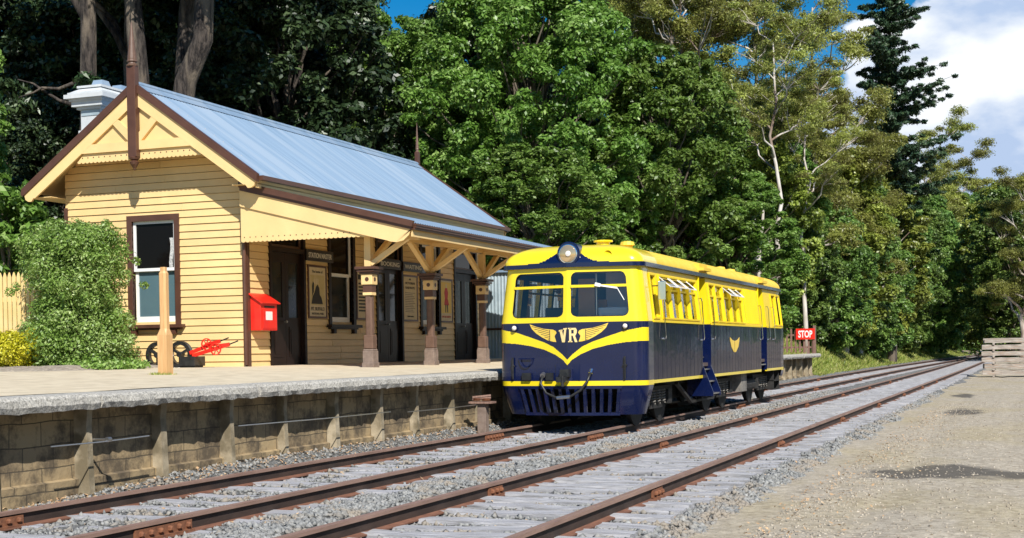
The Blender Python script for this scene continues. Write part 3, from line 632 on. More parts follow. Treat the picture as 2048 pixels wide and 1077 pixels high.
panel(mb, lambda u, v, d: (XC - .02 - d, u, v), YW + .02, YE, ZB - .1, 4.8, hl, .1)
mb.build('front_wall', 'cream', sb)
mb = MB(); mb.box(XL - .02, XL + .08, YW + .14, YE, ZB - .1, 4.85); mb.box(XL, XC - .14, YE - .1, YE, ZB - .1, 4.85)
mb.box(XL + .1, XC - .14, YW + .14, YE - .12, 4.55, 4.6); mb.box(XL + .1, XC - .14, YW + .14, YE - .12, 1.0, 1.05); mb.build('rear_wall', 'cream', sb)
mb = MB(); mb.box(XL + .12, XC - .16, YW + 2.2, YW + 2.25, 1.05, 4.54); mb.build('inner_wall', 'interior', sb)
# corner boards and base plinth
mb = MB(); mb.box(XC - .05, XC + .035, YW - .035, YW + .01, ZB, 4.86); mb.box(XC + .002, XC + .035, YW + .01, YW + .07, ZB, 4.86)
mb.tube([(XC + .0, YW - .08, 4.75), (XC + .0, YW - .08, 1.1)], .042, 8)
mb.build('corner_board', 'brown', sb)
MB().box(XL - .035, XL + .06, YW - .035, YW + .01, ZB, 4.6).build('corner_board', 'brown', sb)
# main roof
def corrugated(name, x_a, z_a, x_b, z_b, y0, y1, matn, parent, amp=.012, pitch=.115, nseg=4, th=.05):
    ys_ = np.arange(y0, y1 + .001, pitch / 6); t = np.linspace(0, 1, nseg + 1)
    n = np.array([-(z_b - z_a), (x_b - x_a)]); n = n / np.linalg.norm(n); n = n if n[1] > 0 else -n
    Y, T = np.meshgrid(ys_, t, indexing='ij'); W = amp * np.cos(2 * math.pi * Y / pitch)
    X = x_a + (x_b - x_a) * T + n[0] * W; Z = z_a + (z_b - z_a) * T + n[1] * W
    I = np.arange(X.size).reshape(X.shape); F = np.stack([I[:-1, :-1], I[1:, :-1], I[1:, 1:], I[:-1, 1:]], -1).reshape(-1, 4)
    return link(name, np_mesh(name, np.stack([X, Y, Z], -1).reshape(-1, 3), F, matn, smooth=True), parent)
EX = 2.94
rf = corrugated('roof', RX, RZ, RX + EX, RZ - SL * EX, 24.42, 38.5, 'iron', sb)
corrugated('roof_slope', RX, RZ, RX - EX, RZ - SL * EX, 24.42, 38.5, 'iron', rf)
mb = MB(); mb.tube([(RX, 24.42, RZ + .0), (RX, 38.5, RZ + .0)], .075, 10)
for s in (1, -1): mb.quad((RX, 24.42, RZ + .04), (RX, 38.5, RZ + .04), (RX + s * .26, 38.5, roofz(RX + .26) + .025), (RX + s * .26, 24.42, roofz(RX + .26) + .025))
mb.build('ridge_cap', 'iron', rf)
mb = MB()
for s in (1, -1):                                         # boarded soffit
    mb.quad((RX, 24.46, RZ - .07), (RX, 38.45, RZ - .07), (RX + s * (EX - .05), 38.45, RZ - .07 - SL * (EX - .05)), (RX + s * (EX - .05), 24.46, RZ - .07 - SL * (EX - .05)))
mb.box(XC, RX + EX - .06, 24.5, 38.4, 4.80, 4.815); mb.box(RX - EX + .06, XL, 24.5, 38.4, 4.80, 4.815)
mb.box(RX + EX - .10, RX + EX - .06, 24.46, 38.4, 4.72, 4.90)
mb.build('soffit', 'cream', rf)
mb = MB()
for s in (1, -1):
    x = RX + s * (EX - .01); mb.box(min(x, x + s * .12), max(x, x + s * .12), 24.44, 38.5, 4.865, 4.955)
mb.build('gutter', 'brown', rf)
MB().tube([(XC + .56, 38.2, 4.86), (XC + .5, 38.2, 4.75), (XC + .1, 38.2, 4.5)], .04, 8).build('downpipe', 'brown', rf)
# gable: capping, bargeboards, collar, struts, valance, king post and finial
def gable(y, sg):
    """sg=1 near gable (faces -y), sg=-1 far gable"""
    Y = lambda d: y + sg * d
    def pr(mb, pts, d0, d1):
        P = [(px, Y(d0), pz) for px, pz in pts]
        if sg < 0: P = P[::-1]
        mb.prism(P, (0, sg * (d1 - d0), 0))
    cap = MB(); bb = MB()
    for s in (1, -1):
        q = lambda dx, dz: (RX + s * dx, RZ - SL * dx + dz)
        P = [q(.0, .045), q(.0, -.13), q(EX + .0, -.13), q(EX + .02, .045)]; P = P if s < 0 else P[::-1]; pr(cap, P, -.055, .05)
        P = [q(.0, -.13), q(.0, -.42), q(2.62, -.40), q(2.66, -.37), q(2.72, -.40), q(2.80, -.34), q(2.87, -.25), q(2.90, -.13)]; P = P if s < 0 else P[::-1]; pr(bb, P, -.02, .03)
    cap.build('roof_edge', 'brown', sb); bb.build('bargeboard', 'cream', sb)
    mb = MB(); P = [(RX - 1.5, 5.62), (RX + 1.5, 5.62), (RX + .1, RZ - .2), (RX - .1, RZ - .2)]; pr(mb, P, .05, .08); mb.build('gable_panel', 'cream', sb)
    mb = MB(); pr(mb, [(RX - 1.40, 5.66), (RX + 1.44, 5.66), (RX + 1.14, 5.845), (RX - 1.14, 5.845)], -.018, .05)
    for s in (1, -1):
        P = [(RX + s * .08, 5.83), (RX + s * .14, 5.83), (RX + s * .56, 6.24), (RX + s * .46, 6.36), (RX + s * .08, 6.0)]; P = P if s > 0 else P[::-1]; pr(mb, P, -.016, .05)
    mb.build('collar', 'cream', sb)
    mb = MB(); n = 30; x0, x1 = RX - 1.52, RX + 1.60; low = []
    for i in range(n * 6 + 1):
        t = i / 6; low.append((x0 + (x1 - x0) * i / (n * 6), 5.485 - .028 * abs(math.sin(math.pi * t)) ** .6))
    pr(mb, low + [(RX + 1.36, 5.70), (RX - 1.30, 5.70)], .032, .05)
    va = mb.build('valance', 'cream', sb)
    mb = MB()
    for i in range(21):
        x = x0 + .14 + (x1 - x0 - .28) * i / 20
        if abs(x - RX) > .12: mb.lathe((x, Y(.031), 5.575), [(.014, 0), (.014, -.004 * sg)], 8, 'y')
    mb.build('hole_shade_discs', 'brown', va)['kind'] = 'stuff'  # brown discs stand for the shade inside drilled holes
    kp = bevel(MB().box(RX - (.105 if sg > 0 else .06), RX + (.105 if sg > 0 else .06), min(Y(-.12), Y(.03)), max(Y(-.12), Y(.03)), 5.50, 7.42).build('king_post', 'brown', sb), .012)
    MB().lathe((RX, Y(-.045), 7.40), [(w_ * (1 if sg > 0 else .5), h_) for w_, h_ in ((.12, 0), (.125, .03), (.09, .05), (.085, .08), (.115, .10), (.10, .13), (.10, .16), (.05, .60), (.012, .92))], 12).build('finial', 'postbrown', kp)
    MB().lathe((RX, Y(-.045), 5.22), [(.008, 0), (.02, .02), (.03, .05), (.085, .13), (.10, .18), (.06, .215), (.10, .235), (.11, .27), (.09, .29)], 12).build('pendant', 'brown', kp)
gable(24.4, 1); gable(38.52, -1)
# chimney
ch = bevel(MB().box(-20.36, -19.81, 26.0, 27.5, 4.0, 7.02).build('chimney', 'chimney', sb), .01)
mb = MB(); mb.box(-20.40, -19.77, 25.96, 27.54, 6.40, 6.47)
for x0, x1, y0, y1, z0, z1 in ((-20.42, -19.75, 25.94, 27.56, 6.94, 7.0), (-20.50, -19.67, 25.86, 27.64, 7.0, 7.12), (-20.54, -19.63, 25.82, 27.68, 7.12, 7.17), (-20.62, -19.55, 25.74, 27.76, 7.17, 7.26), (-20.56, -19.61, 25.80, 27.70, 7.26, 7.31)): mb.box(x0, x1, y0, y1, z0, z1)
n = len(mb.v)
A = [(-20.54, 25.82), (-19.63, 25.82), (-19.63, 27.68), (-20.54, 27.68)]; B = [(-20.36, 26.02), (-19.81, 26.02), (-19.81, 27.48), (-20.36, 27.48)]
for i in range(4): mb.quad((*A[i], 7.31), (*A[(i + 1) % 4], 7.31), (*B[(i + 1) % 4], 7.43), (*B[i], 7.43))
mb.box(-20.42, -19.75, 25.96, 27.54, 7.43, 7.48)
mb.build('cornice', 'chimney', ch)
mb = MB(); mb.box(-20.33, -19.84, 25.985, 26.01, 6.80, 6.93); mb.build('recess', 'ironwall', ch)
for y in (26.4, 27.1): MB().lathe((-20.085, y, 7.48), [(.24, 0), (.19, .12), (.17, .17), (.12, .17)], 4).build('chimney_pot', 'iron', ch)

# sash windows and doors
def sash(name, f, u0, u1, v0, v1, lower, upper, curtain=False, frame='brown', s='white'):
    """double-hung window: architrave, sill on brackets, two sashes with panes"""
    wd = MB(); t = .125
    for a, b, c, d in ((u0 - t, u0, v0 - .06, v1 + t), (u1, u1 + t, v0 - .06, v1 + t), (u0, u1, v1, v1 + t)): panel(wd, lambda u, v, k: f(u, v, k - .05), a, b, c, d, (), .12)
    r = wd.build(name, frame, sb)
    sl = MB(); panel(sl, lambda u, v, k: f(u, v, k - .16), u0 - t - .1, u1 + t + .1, v0 - .13, v0 - .06, (), .2)
    panel(sl, lambda u, v, k: f(u, v, k - .09), u0 - t - .02, u1 + t + .02, v0 - .17, v0 - .13, (), .1)
    for c in (u0 - .02, u1 - .1): panel(sl, lambda u, v, k: f(u, v, k - .11), c, c + .12, v0 - .27, v0 - .17, (), .11)
    sl.build('sill', frame if frame != 'doorbrown' else 'doorbrown', r)
    vm = (v0 + v1) / 2 + .03; q = .06
    up = MB(); panel(up, lambda u, v, k: f(u, v, k + .02), u0, u1, vm - .02, v1, [(u0 + q, u1 - q, vm + .045, v1 - q)], .05); up.build('upper_sash', s, r)
    lo = MB(); panel(lo, lambda u, v, k: f(u, v, k + .075), u0, u1, v0, vm + .045, [(u0 + q + .01, u1 - q - .01, v0 + .12, vm - .03)], .05); lo.build('lower_sash', s, r)
    g = MB(); panel(g, lambda u, v, k: f(u, v, k + .05), u0 + q - .005, u1 - q + .005, vm + .04, v1 - q + .005, (), .004); g.build('pane', upper, r)
    g = MB(); panel(g, lambda u, v, k: f(u, v, k + .10), u0 + q, u1 - q, v0 + .11, vm - .02, (), .004); g.build('pane', lower, r)
    if curtain:
        g = MB(); panel(g, lambda u, v, k: f(u + .02 * math.sin(v * 9), v, k + .044), u1 - q - .115, u1 - q - .03, vm + .05, vm + .68, (), .003, vs_extra=[vm + .05 + .06 * i for i in range(11)]); g.build('curtain', 'lace', r)
    return r
sash('window', fe, *WIN_E, 'blind', 'darkglass', curtain=True)
for a, b in WINS: sash('window', ff, a, b, 2.05, 4.2, 'doorglass', 'darkglass', frame='doorbrown')
def door(y0, y1, curtain=False):
    zt, z0 = 4.25, 1.06; h = 3.55
    fr = MB(); t = .09
    for a, b, c, d in ((y0, y0 + t, z0, zt), (y1 - t, y1, z0, zt), (y0 + t, y1 - t, zt - t, zt), (y0 + t, y1 - t, h, h + .10)): panel(fr, lambda u, v, k: ff(u, v, k - .05), a, b, c, d, (), .16)
    r = fr.build('door', 'doorbrown', sb)
    MB().box(XC - .1, XC + .14, y0 - .03, y1 + .03, 1.02, 1.075).build('threshold', 'stone', r)
    tr = MB(); panel(tr, lambda u, v, k: ff(u, v, k + .03), y0 + t, y1 - t, h + .10, zt - t, [(y0 + t + .06, y1 - t - .06, h + .16, zt - t - .06)], .04); tr.build('transom_sash', 'postbrown', r)
    g = MB(); panel(g, lambda u, v, k: ff(u, v, k + .05), y0 + t + .05, y1 - t - .05, h + .15, zt - t - .05, (), .004); g.build('pane', 'darkglass', r)
    ym = (y0 + y1) / 2
    for a, b in ((y0 + t + .005, ym - .004), (ym + .004, y1 - t - .005)):
        lf = MB(); panel(lf, lambda u, v, k: ff(u, v, k + .04), a, b, z0 + .02, h - .005, [(a + .13, b - .13, 2.12, h - .22)], .045)
        for c, d in ((1.25, 1.92),): panel(lf, lambda u, v, k: ff(u, v, k + .028), a + .13, b - .13, c, d, (), .012); panel(lf, lambda u, v, k: ff(u, v, k + .02), a + .19, b - .19, c + .06, d - .06, (), .01)
        lo = lf.build('door_leaf', 'doorbrown', r)
        g = MB(); panel(g, lambda u, v, k: ff(u, v, k + .06), a + .12, b - .12, 2.11, h - .21, (), .004); g.build('pane', 'doorglass', r)
    MB().lathe((XC - .04, ym - .07, 2.03), [(.012, 0), (.012, .04), (.03, .05), (.03, .075), (.015, .085)], 10, 'x').build('door_knob', 'steel', r)
for a, b in DOORS: door(a, b)

# verandah
VX, VZ, VS = -11.48, 3.87, (4.86 - 3.87) / (15.42 - 11.48)
def vz(x): return VZ + VS * (VX - x)
vr = corrugated('verandah_roof', -15.42, vz(-15.42), VX, VZ, 24.72, 38.3, 'iron', sb)
mb = MB(); mb.quad((-15.42, 24.74, vz(-15.42) - .05), (-15.42, 38.28, vz(-15.42) - .05), (VX - .03, 38.28, VZ - .045), (VX - .03, 24.74, VZ - .045))
for i in range(12):
    y = 25.2 + 1.15 * i; mb.bar((-15.4, y, vz(-15.4) - .11), (VX - .06, y, VZ - .11), .06, .10)
mb.build('verandah_ceiling', 'cream', vr)
MB().box(VX - .06, VX - .03, 24.75, 38.25, 3.60, 3.80).build('fascia', 'cream', vr)
mb = MB()
for i, (dx, z0, z1) in enumerate(((.06, 3.735, 3.765), (.09, 3.77, 3.805), (.105, 3.812, 3.85))): mb.box(VX - .028, VX - .028 + dx, 24.73, 38.28, z0, z1)
mb.box(VX - .058, VX - .028, 24.76, 38.24, 3.80, 3.862)
mb.build('gutter', 'brown', vr)
mb = MB()                                                 # near end: capping, barge, boarded panel with scalloped foot
q = lambda x, dz: (x, vz(x) + dz)
def pv(mb, pts, d0, d1): mb.prism([(a, 24.72 + d0, b) for a, b in pts], (0, d1 - d0, 0))
pv(mb, [q(-15.40, -.145), q(VX - .02, -.145), q(VX - .02, -.085), q(-15.40, -.085)], -.03, .05); pv(mb, [q(-15.40, -.085), q(VX, -.085), q(VX + .02, .04), q(-15.40, .04)], -.07, .03)
pv(mb, [q(-15.38, .05), q(-15.1, .05), q(-15.1, .13), q(-15.38, .20)], -.05, .05)
mb.build('verandah_edge', 'brown', vr)
mb = MB(); pv(mb, [q(-15.42, -.47), q(-12.05, -.47), (-11.98, 3.52), (-11.86, 3.50), (-11.70, 3.53), (-11.58, 3.63), (-11.53, 3.75), q(VX - .03, -.145), q(-15.42, -.145)], 0, .03); mb.build('bargeboard', 'cream', vr)
mb = MB(); n = 30; x0, x1 = -15.42, -12.35; low = []
for i in range(n * 6 + 1): low.append((x0 + (x1 - x0) * i / (n * 6), 3.665 - .025 * abs(math.sin(math.pi * i / 6)) ** .6))
pv(mb, low + [q(-12.05, -.40), q(-15.42, -.40)], .035, .06); va = mb.build('end_panel', 'cream', vr)
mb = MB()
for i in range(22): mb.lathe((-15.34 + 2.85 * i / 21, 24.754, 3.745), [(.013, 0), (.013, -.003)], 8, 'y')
mb.build('hole_shade_discs', 'brown', vr)['kind'] = 'stuff'  # shade of the holes painted as small brown discs
PXX = -12.695
for Y in (25.18, 28.19, 31.28, 34.4, 37.4):
    z0 = float(plat_z(np.array(PXX)))
    p = bevel(MB().box(PXX - .076, PXX + .076, Y - .076, Y + .076, z0 + .40, 2.52).build('verandah_post', 'postbrown', sb), .03, 1)
    bevel(MB().box(PXX - .12, PXX + .12, Y - .12, Y + .12, z0 - .02, z0 + .34).box(PXX - .135, PXX + .135, Y - .135, Y + .135, z0 - .02, z0 + .10).box(PXX - .11, PXX + .11, Y - .11, Y + .11, z0 + .34, z0 + .375).build('post_base', 'stone', p), .01)
    bevel(MB().box(PXX - .105, PXX + .105, Y - .105, Y + .105, z0 + .375, z0 + .66).build('post_foot', 'postbrown', p), .02, 1)
    MB().box(PXX - .10, PXX + .10, Y - .10, Y + .10, 2.49, 2.545).build('post_ring', 'cream', p); mb = MB(); mb.box(PXX - .125, PXX + .125, Y - .125, Y + .125, 2.70, 2.915); bevel(mb.build('capital_block', 'cream', p), .012)
    mb = MB(); mb.box(PXX - .10, PXX + .10, Y - .10, Y + .10, 2.545, 2.70)
    for z, e_ in ((2.918, .15), (2.96, .19), (3.01, .22)): mb.box(PXX - e_, PXX + e_, Y - e_, Y + e_, z, z + .035 + (.02 if e_ > .2 else 0))
    for z in (2.81,):
        mb.lathe((PXX + .01, Y - .125, z), [(.045, 0), (.045, -.006)], 12, 'y'); mb.lathe((PXX + .125, Y, z), [(.045, 0), (.045, .006)], 12, 'x')
    bevel(mb.build('capital', 'brown', p), .008)
    mb = MB(); mb.box(PXX - .07, PXX + .07, Y - .07, Y + .07, 3.07, 3.68); mb.build('post_head', 'cream', p)
    mb = MB(); mb.bar((PXX + .07, Y, 3.12), (-11.72, Y, 3.68), .09, .11, (0, 1, 0))
    mb.build('bracket', 'cream', p)
    for s in (-1, 1):
        if s < 0 and Y < 26: continue
        MB().bar((PXX, Y + s * .07, 3.12), (PXX, Y + s * 1.05, 3.72), .09, .11, (1, 0, 0)).build('bracket', 'cream', p)
    MB().bar((PXX + .02, Y, 3.72), (-11.55, Y, 3.60), .08, .09, (0, 1, 0)).build('rafter_tie', 'cream', p)
MB().box(PXX - .07, PXX + .07, 24.8, 38.2, 3.70, 3.86).build('verandah_beam', 'cream', vr)

# iron lean-to beyond the far end of the verandah
sh = thing('iron_shed', 'grey corrugated iron lean-to beyond the verandah beside the railcar', 'shed', (-14, 40, 1.0))
mb = MB(); n = 170
pts = [(-19.0 + 6.4 * i / n, 40.2 + .014 * math.sin(i * 2.1)) for i in range(n + 1)]
for a, b in zip(pts[:-1], pts[1:]): mb.quad((*a, .95), (*b, .95), (*b, 3.75), (*a, 3.75))
mb.build('front_sheet', 'ironwall', sh)
MB().box(-19.0, -12.6, 40.23, 43.5, .95, 3.7).build('shed_body', 'ironwall', sh)
MB().box(-19.1, -12.5, 40.1, 43.6, 3.75, 3.82).build('shed_roof', 'iron', sh)
MB().box(-19.0, -12.6, 40.14, 40.18, 1.95, 2.02).build('rail', 'brown', sh)

# ------------------------------------------------------------------ signs, posters and the letter box on the front wall
def wall_sign(txt, y0, y1, z0, z1, label):
    t = thing('name_sign', label, 'sign', (XC + .05, (y0 + y1) / 2, (z0 + z1) / 2), 'black name boards under the verandah')
    bevel(MB().box(XC + .055, XC + .085, y0, y1, z0, z1).build('board', 'signblack', t), .006)
    text('lettering', txt, (z1 - z0) * .62, (y1 - y0) * .86, (XC + .088, (y0 + y1) / 2, (z0 + z1) / 2), 'x', 'signwhite', t, bold=.002)
wall_sign('STATION MASTER', 27.40, 28.66, 3.42, 3.68, 'long black board lettered STATION MASTER beside the first door')
wall_sign('BOOKING', 31.06, 32.30, 3.43, 3.68, 'black board lettered BOOKING over the middle door')
wall_sign('WAITING', 32.46, 33.66, 3.42, 3.67, 'black board lettered WAITING over the tall text notice')
PZ0, PZ1 = 2.15, 3.30
def poster(y0, y1, label):
    t = thing('poster', label, 'poster', (XC + .03, (y0 + y1) / 2, PZ0), 'framed posters on the platform wall')
    fr = MB(); panel(fr, lambda u, v, k: (XC + .05 - k, u, v), y0 - .03, y1 + .03, PZ0 - .03, PZ1 + .03, [(y0 + .015, y1 - .015, PZ0 + .015, PZ1 - .015)], .03); fr.build('frame', 'brown', t)
    MB().box(XC + .03, XC + .036, y0, y1, PZ0, PZ1).build('sheet', 'postercream', t)
    return t
X0 = XC + .0375
def flat(pts, matn, name, t, k=0): MB().prism([(X0 + .001 * k, y, z) for y, z in pts], (-.0012, 0, 0)).build(name, matn, t)
def rect(y0, y1, z0, z1): return [(y0, z0), (y1, z0), (y1, z1), (y0, z1)]
t = poster(27.55, 28.36, 'poster of a dark rider before pale towers, lettered MT. BUFFALO')
flat(rect(27.62, 28.29, 2.42, 3.11), 'posterochre', 'picture', t, 1)
flat([(27.66, 2.45), (28.2, 2.45), (28.14, 2.6), (28.06, 2.66), (28.04, 2.82), (27.96, 2.9), (27.88, 2.84), (27.8, 2.7), (27.72, 2.62)], 'posterblack', 'rider', t, 2)
flat([(27.70, 2.62), (27.78, 2.72), (27.80, 2.92), (27.74, 2.96), (27.70, 2.86)], 'posterblack', 'horse_head', t, 3)
for a in (27.82, 27.90, 27.98): flat([(a - .03, 2.9), (a + .03, 2.9), (a + .02, 3.0), (a, 3.07), (a - .02, 3.0)], 'postercream', 'tower', t, 2)
text('lettering', 'The home of', .09, .5, (X0 + .003, 27.955, 3.19), 'x', 'posterblack', t); text('lettering', 'MT. BUFFALO', .12, .62, (X0 + .003, 27.955, 2.34), 'x', 'posterblack', t); text('lettering', 'NATIONAL PARK', .07, .55, (X0 + .003, 27.955, 2.23), 'x', 'posterblack', t)
t = poster(29.92, 30.62, 'narrow notice of small print half hidden by the nearest verandah post')
flat(rect(29.98, 30.56, 3.1, 3.22), 'posterblack', 'heading', t, 1)
for i in range(9): flat(rect(30.0, 30.54 - .05 * (i * 7 % 4), 2.98 - i * .082, 3.02 - i * .082), 'posterblack', 'print_line', t, 1)
t = poster(32.52, 33.38, 'tall pale notice headed VICTORIAN RAILWAYS in plain type')
text('lettering', 'VICTORIAN', .09, .6, (X0 + .003, 32.95, 3.12), 'x', 'posterblack', t); text('lettering', 'RAILWAYS', .09, .55, (X0 + .003, 32.95, 3.0), 'x', 'posterblack', t)
flat([(32.87, 3.2), (33.03, 3.2), (32.95, 3.26)], 'posterblack', 'emblem', t, 1)
for i in range(12): flat(rect(32.64, 33.24 - .06 * (i * 5 % 3), 2.86 - i * .045, 2.872 - i * .045), 'brown', 'print_line', t, 1)
text('lettering', 'TIMETABLE', .05, .4, (X0 + .003, 32.95, 2.25), 'x', 'posterblack', t)
t = poster(34.88, 35.72, 'bright poster of a figure in red on a yellow ground')
flat(rect(34.95, 35.65, 2.38, 3.24), 'posteryellow', 'picture', t, 1)
flat([(35.22, 2.75), (35.40, 2.75), (35.44, 2.95), (35.38, 3.08), (35.24, 3.08), (35.18, 2.95)], 'posterred', 'tunic', t, 2); flat([(35.17, 2.6), (35.50, 2.6), (35.42, 2.77), (35.2, 2.77)], 'posterred', 'skirt', t, 2)
flat([(35.23, 2.4), (35.29, 2.4), (35.31, 2.62), (35.24, 2.62)], 'posterblack', 'leg', t, 2); flat([(35.37, 2.4), (35.43, 2.4), (35.42, 2.62), (35.35, 2.62)], 'posterblack', 'leg', t, 2)
flat([(35.27, 3.08), (35.36, 3.08), (35.37, 3.17), (35.31, 3.21), (35.26, 3.16)], 'postercream', 'head', t, 2)
text('lettering', 'ON THE SNOW', .08, .6, (X0 + .003, 35.3, 2.28), 'x', 'posterred', t)

mbx = thing('letter_box', 'red wall letter box with a sloping lid and white label by the corner', 'letter box', (-15.3, 25.4, 1.82))
bd = MB(); bd.prism([(-15.42, 25.06, 1.82), (-15.17, 25.06, 1.82), (-15.17, 25.06, 2.40), (-15.42, 25.06, 2.56)], (0, .66, 0)); bevel(bd.build('body', 'red', mbx), .01)
lid = MB(); lid.bar((-15.44, 25.39, 2.60), (-15.11, 25.39, 2.385), .76, .03, (0, 0, 1)); bevel(lid.build('lid', 'red', mbx), .006)
MB().box(-15.168, -15.16, 25.2, 25.6, 2.30, 2.335).build('slot', 'posterblack', mbx)
MB().box(-15.172, -15.158, 25.12, 25.66, 1.86, 2.27).build('door', 'red', mbx)
MB().box(-15.158, -15.154, 25.24, 25.50, 2.04, 2.22).build('label', 'white', mbx)
ns = MB().box(XC - .073, XC - .067, 33.78, 33.97, 2.08, 2.25).build('notice', 'signwhite'); tag(ns, 'small white card in the lower left corner of the far platform window', 'notice')

# ------------------------------------------------------------------ railcar
CX = -7.575; HW = 1.345; YF = 22.50; YR = 36.62
rc = thing('railcar', 'yellow and navy vintage railcar with a winged VR emblem, standing at the platform', 'railcar', (CX, 29.5, 0))
# plan of the nose: two flat halves meeting at a seam, rounded corners, short straight return
def plan_pts():
    P = [(0.0, 0.0)]; P.append((1.10, .17)); a0 = math.atan2(.17, 1.10); r = .245; px, py = P[-1]
    cxx, cyy = px - r * math.sin(a0), py + r * math.cos(a0)
    for i in range(1, 15):
        a = a0 + (math.pi / 2 - a0) * i / 14; P.append((cxx + r * math.sin(a), cyy - r * math.cos(a)))
    k = HW / P[-1][0]; P = [(x * k, y) for x, y in P]; P.append((HW, P[-1][1] + .30)); return np.array(P)
PP = plan_pts(); PS = np.concatenate([[0], np.cumsum(np.hypot(*np.diff(PP, axis=0).T))]); SMAX = PS[-1]
def plan(s):
    a = np.abs(s); return np.sign(s) * np.interp(a, PS, PP[:, 0]), np.interp(a, PS, PP[:, 1])
def lean(z): return np.where(z > 1.8, .115 * (z - 1.8) / .95, np.where(z < .70, .12 * (np.maximum(.70 - z, 0) / .5) ** 1.15, 0.0))
def shell(s, z, off=0.0):
    """point on the nose (off = metres outwards)"""
    x, y = plan(s); ln = lean(z); k = (HW - ln) / HW
    dx, dy = plan(s + 1e-3); ex, ey = plan(s - 1e-3); tx, ty = dx - ex, dy - ey; l = np.hypot(tx, ty) + 1e-9
    return CX + x * k + ty / l * off, YF + y + ln * np.where(z > 1.8, .55, 1.1) - tx / l * off, z
BT = np.array([(0, 1.155), (.08, 1.235), (.265, 1.377), (.447, 1.46), (.72, 1.55), (.99, 1.636), (1.30, 1.690), (1.8, 1.70)])
BB = np.array([(0, 1.06), (.08, 1.15), (.23, 1.243), (.447, 1.335), (.72, 1.40), (.99, 1.44), (1.30, 1.462), (1.8, 1.462)])
W0, W1, WZ0, WZ1, WR = .085, 1.075, 1.905, 2.645, .09
def rr_d(a, z, e=0.0):
    """signed distance to the rounded windscreen"""
    cx_, cz = (W0 + W1) / 2, (WZ0 + WZ1) / 2; hx, hz = (W1 - W0) / 2 + e - WR, (WZ1 - WZ0) / 2 + e - WR
    qx, qz = np.abs(a - cx_) - hx, np.abs(z - cz) - hz
    return np.hypot(np.maximum(qx, 0), np.maximum(qz, 0)) + np.minimum(np.maximum(qx, qz), 0) - WR
def nose(name, parent, flip=False, band=True):
    st = .0075; ss = np.arange(-SMAX, SMAX + st / 2, st); zz = np.arange(.20, 2.7501, st)
    S, Z = np.meshgrid(ss, zz, indexing='ij'); X, Y, Zp = shell(S, Z)
    if flip: Y = YF + YR - Y
    V = np.stack([X, Y, Zp], -1).reshape(-1, 3); I = np.arange(S.size).reshape(S.shape)
    sc_, zc = (S[:-1, :-1] + st / 2), (Z[:-1, :-1] + st / 2); a = np.abs(sc_)
    F = np.stack([I[:-1, :-1], I[1:, :-1], I[1:, 1:], I[:-1, 1:]], -1)
    if flip: F = F[..., ::-1]
    mi = np.where(zc > 1.80, 0, 1)
    mi = np.where((zc > .705) & (zc < .782), 0, mi)
    if band: mi = np.where((zc < np.interp(a, *BT.T)) & (zc > np.interp(a, *BB.T)) & (a < 1.50), 0, mi)
    d = rr_d(a, zc); keep = d > 0; mi = np.where((d > 0) & (d < .014), 2, mi)
    mi = np.where((a < .007) & (zc < 2.7) & (mi == 1), 2, mi)
    if band: keep &= ~((np.abs(sc_) < .93) & (zc < .665)) ; keep &= ~((zc < .70) & (a > SMAX - .22 * np.clip((.70 - zc) / .5, 0, 1) - .02))
    else: keep &= zc > .55
    F = F[keep]; me = np_mesh(name, V, F.reshape(-1, 4), 'yellow', smooth=True); me.materials.append(M['navy']); me.materials.append(M['rubber'])
    me.polygons.foreach_set('material_index', mi[keep].astype(np.int32).ravel()); me.update()
    return link(name, me, parent)
ns_ = nose('front_end', rc); nr = nose('rear_end', rc, True, False)
def on_nose(pts, off=0.0): return [tuple(float(v) for v in shell(np.array(float(s)), np.array(float(z)), off)) for s, z in pts]
for sgn, nm in ((-1, 'windscreen'), (1, 'windscreen')):
    q = [(sgn * W0, WZ0), (sgn * W1, WZ0), (sgn * W1, WZ1), (sgn * W0, WZ1)]; q = q if sgn > 0 else q[::-1]
    MB().poly(on_nose(q, -.02)).build(nm, 'glass', rc)
    MB().bar(on_nose([(sgn * (W0 - .02), 2.415)], .004)[0], on_nose([(sgn * (W1 + .02), 2.415)], .004)[0], .03, .045).build('windscreen_bar', 'yellow', rc)
    q2 = [(x, YF + YR - y, z) for x, y, z in on_nose(q, -.02)][::-1]; MB().poly(q2).build(nm, 'glass', rc)
def badge(name, pts, matn, parent, off=.004, th=.006):
    P = on_nose(pts, off); Q = on_nose(pts, off - th); mb = MB(); mb.poly(P); n = len(P)
    for i in range(n): mb.quad(Q[i], Q[(i + 1) % n], P[(i + 1) % n], P[i])
    return mb.build(name, matn, parent)
def zp(x, y): return ((x - 655) / 548, 1.07 + (430 - y) / 548)
em = badge('winged_emblem', [zp(*p) for p in ((768, 215), (800, 212), (860, 197), (920, 168), (980, 132), (1028, 88), (1052, 42), (985, 66), (900, 88), (800, 98), (772, 112), (764, 130), (786, 160), (778, 185))], 'gold', rc)
badge('wing', [(-s, z) for s, z in [zp(*p) for p in ((768, 215), (800, 212), (860, 197), (920, 168), (980, 132), (1028, 88), (1052, 42), (985, 66), (900, 88), (800, 98), (772, 112), (764, 130), (786, 160), (778, 185))]][::-1], 'gold', em)
for i in range(6):                                        # feather lines
    for sg in (1, -1):
        t = i / 5; a = zp(835, 112 + 84 * t); b = zp(1030 - 175 * t ** 1.1, 62 + 128 * t); wv = .004
        P = [(a[0], a[1] - wv), (b[0], b[1] - wv), (b[0], b[1] + wv), (a[0], a[1] + wv)]
        P = P if sg > 0 else [(-s, z) for s, z in P[::-1]]; badge('feather_line', P, 'navy', em, .006, .002)
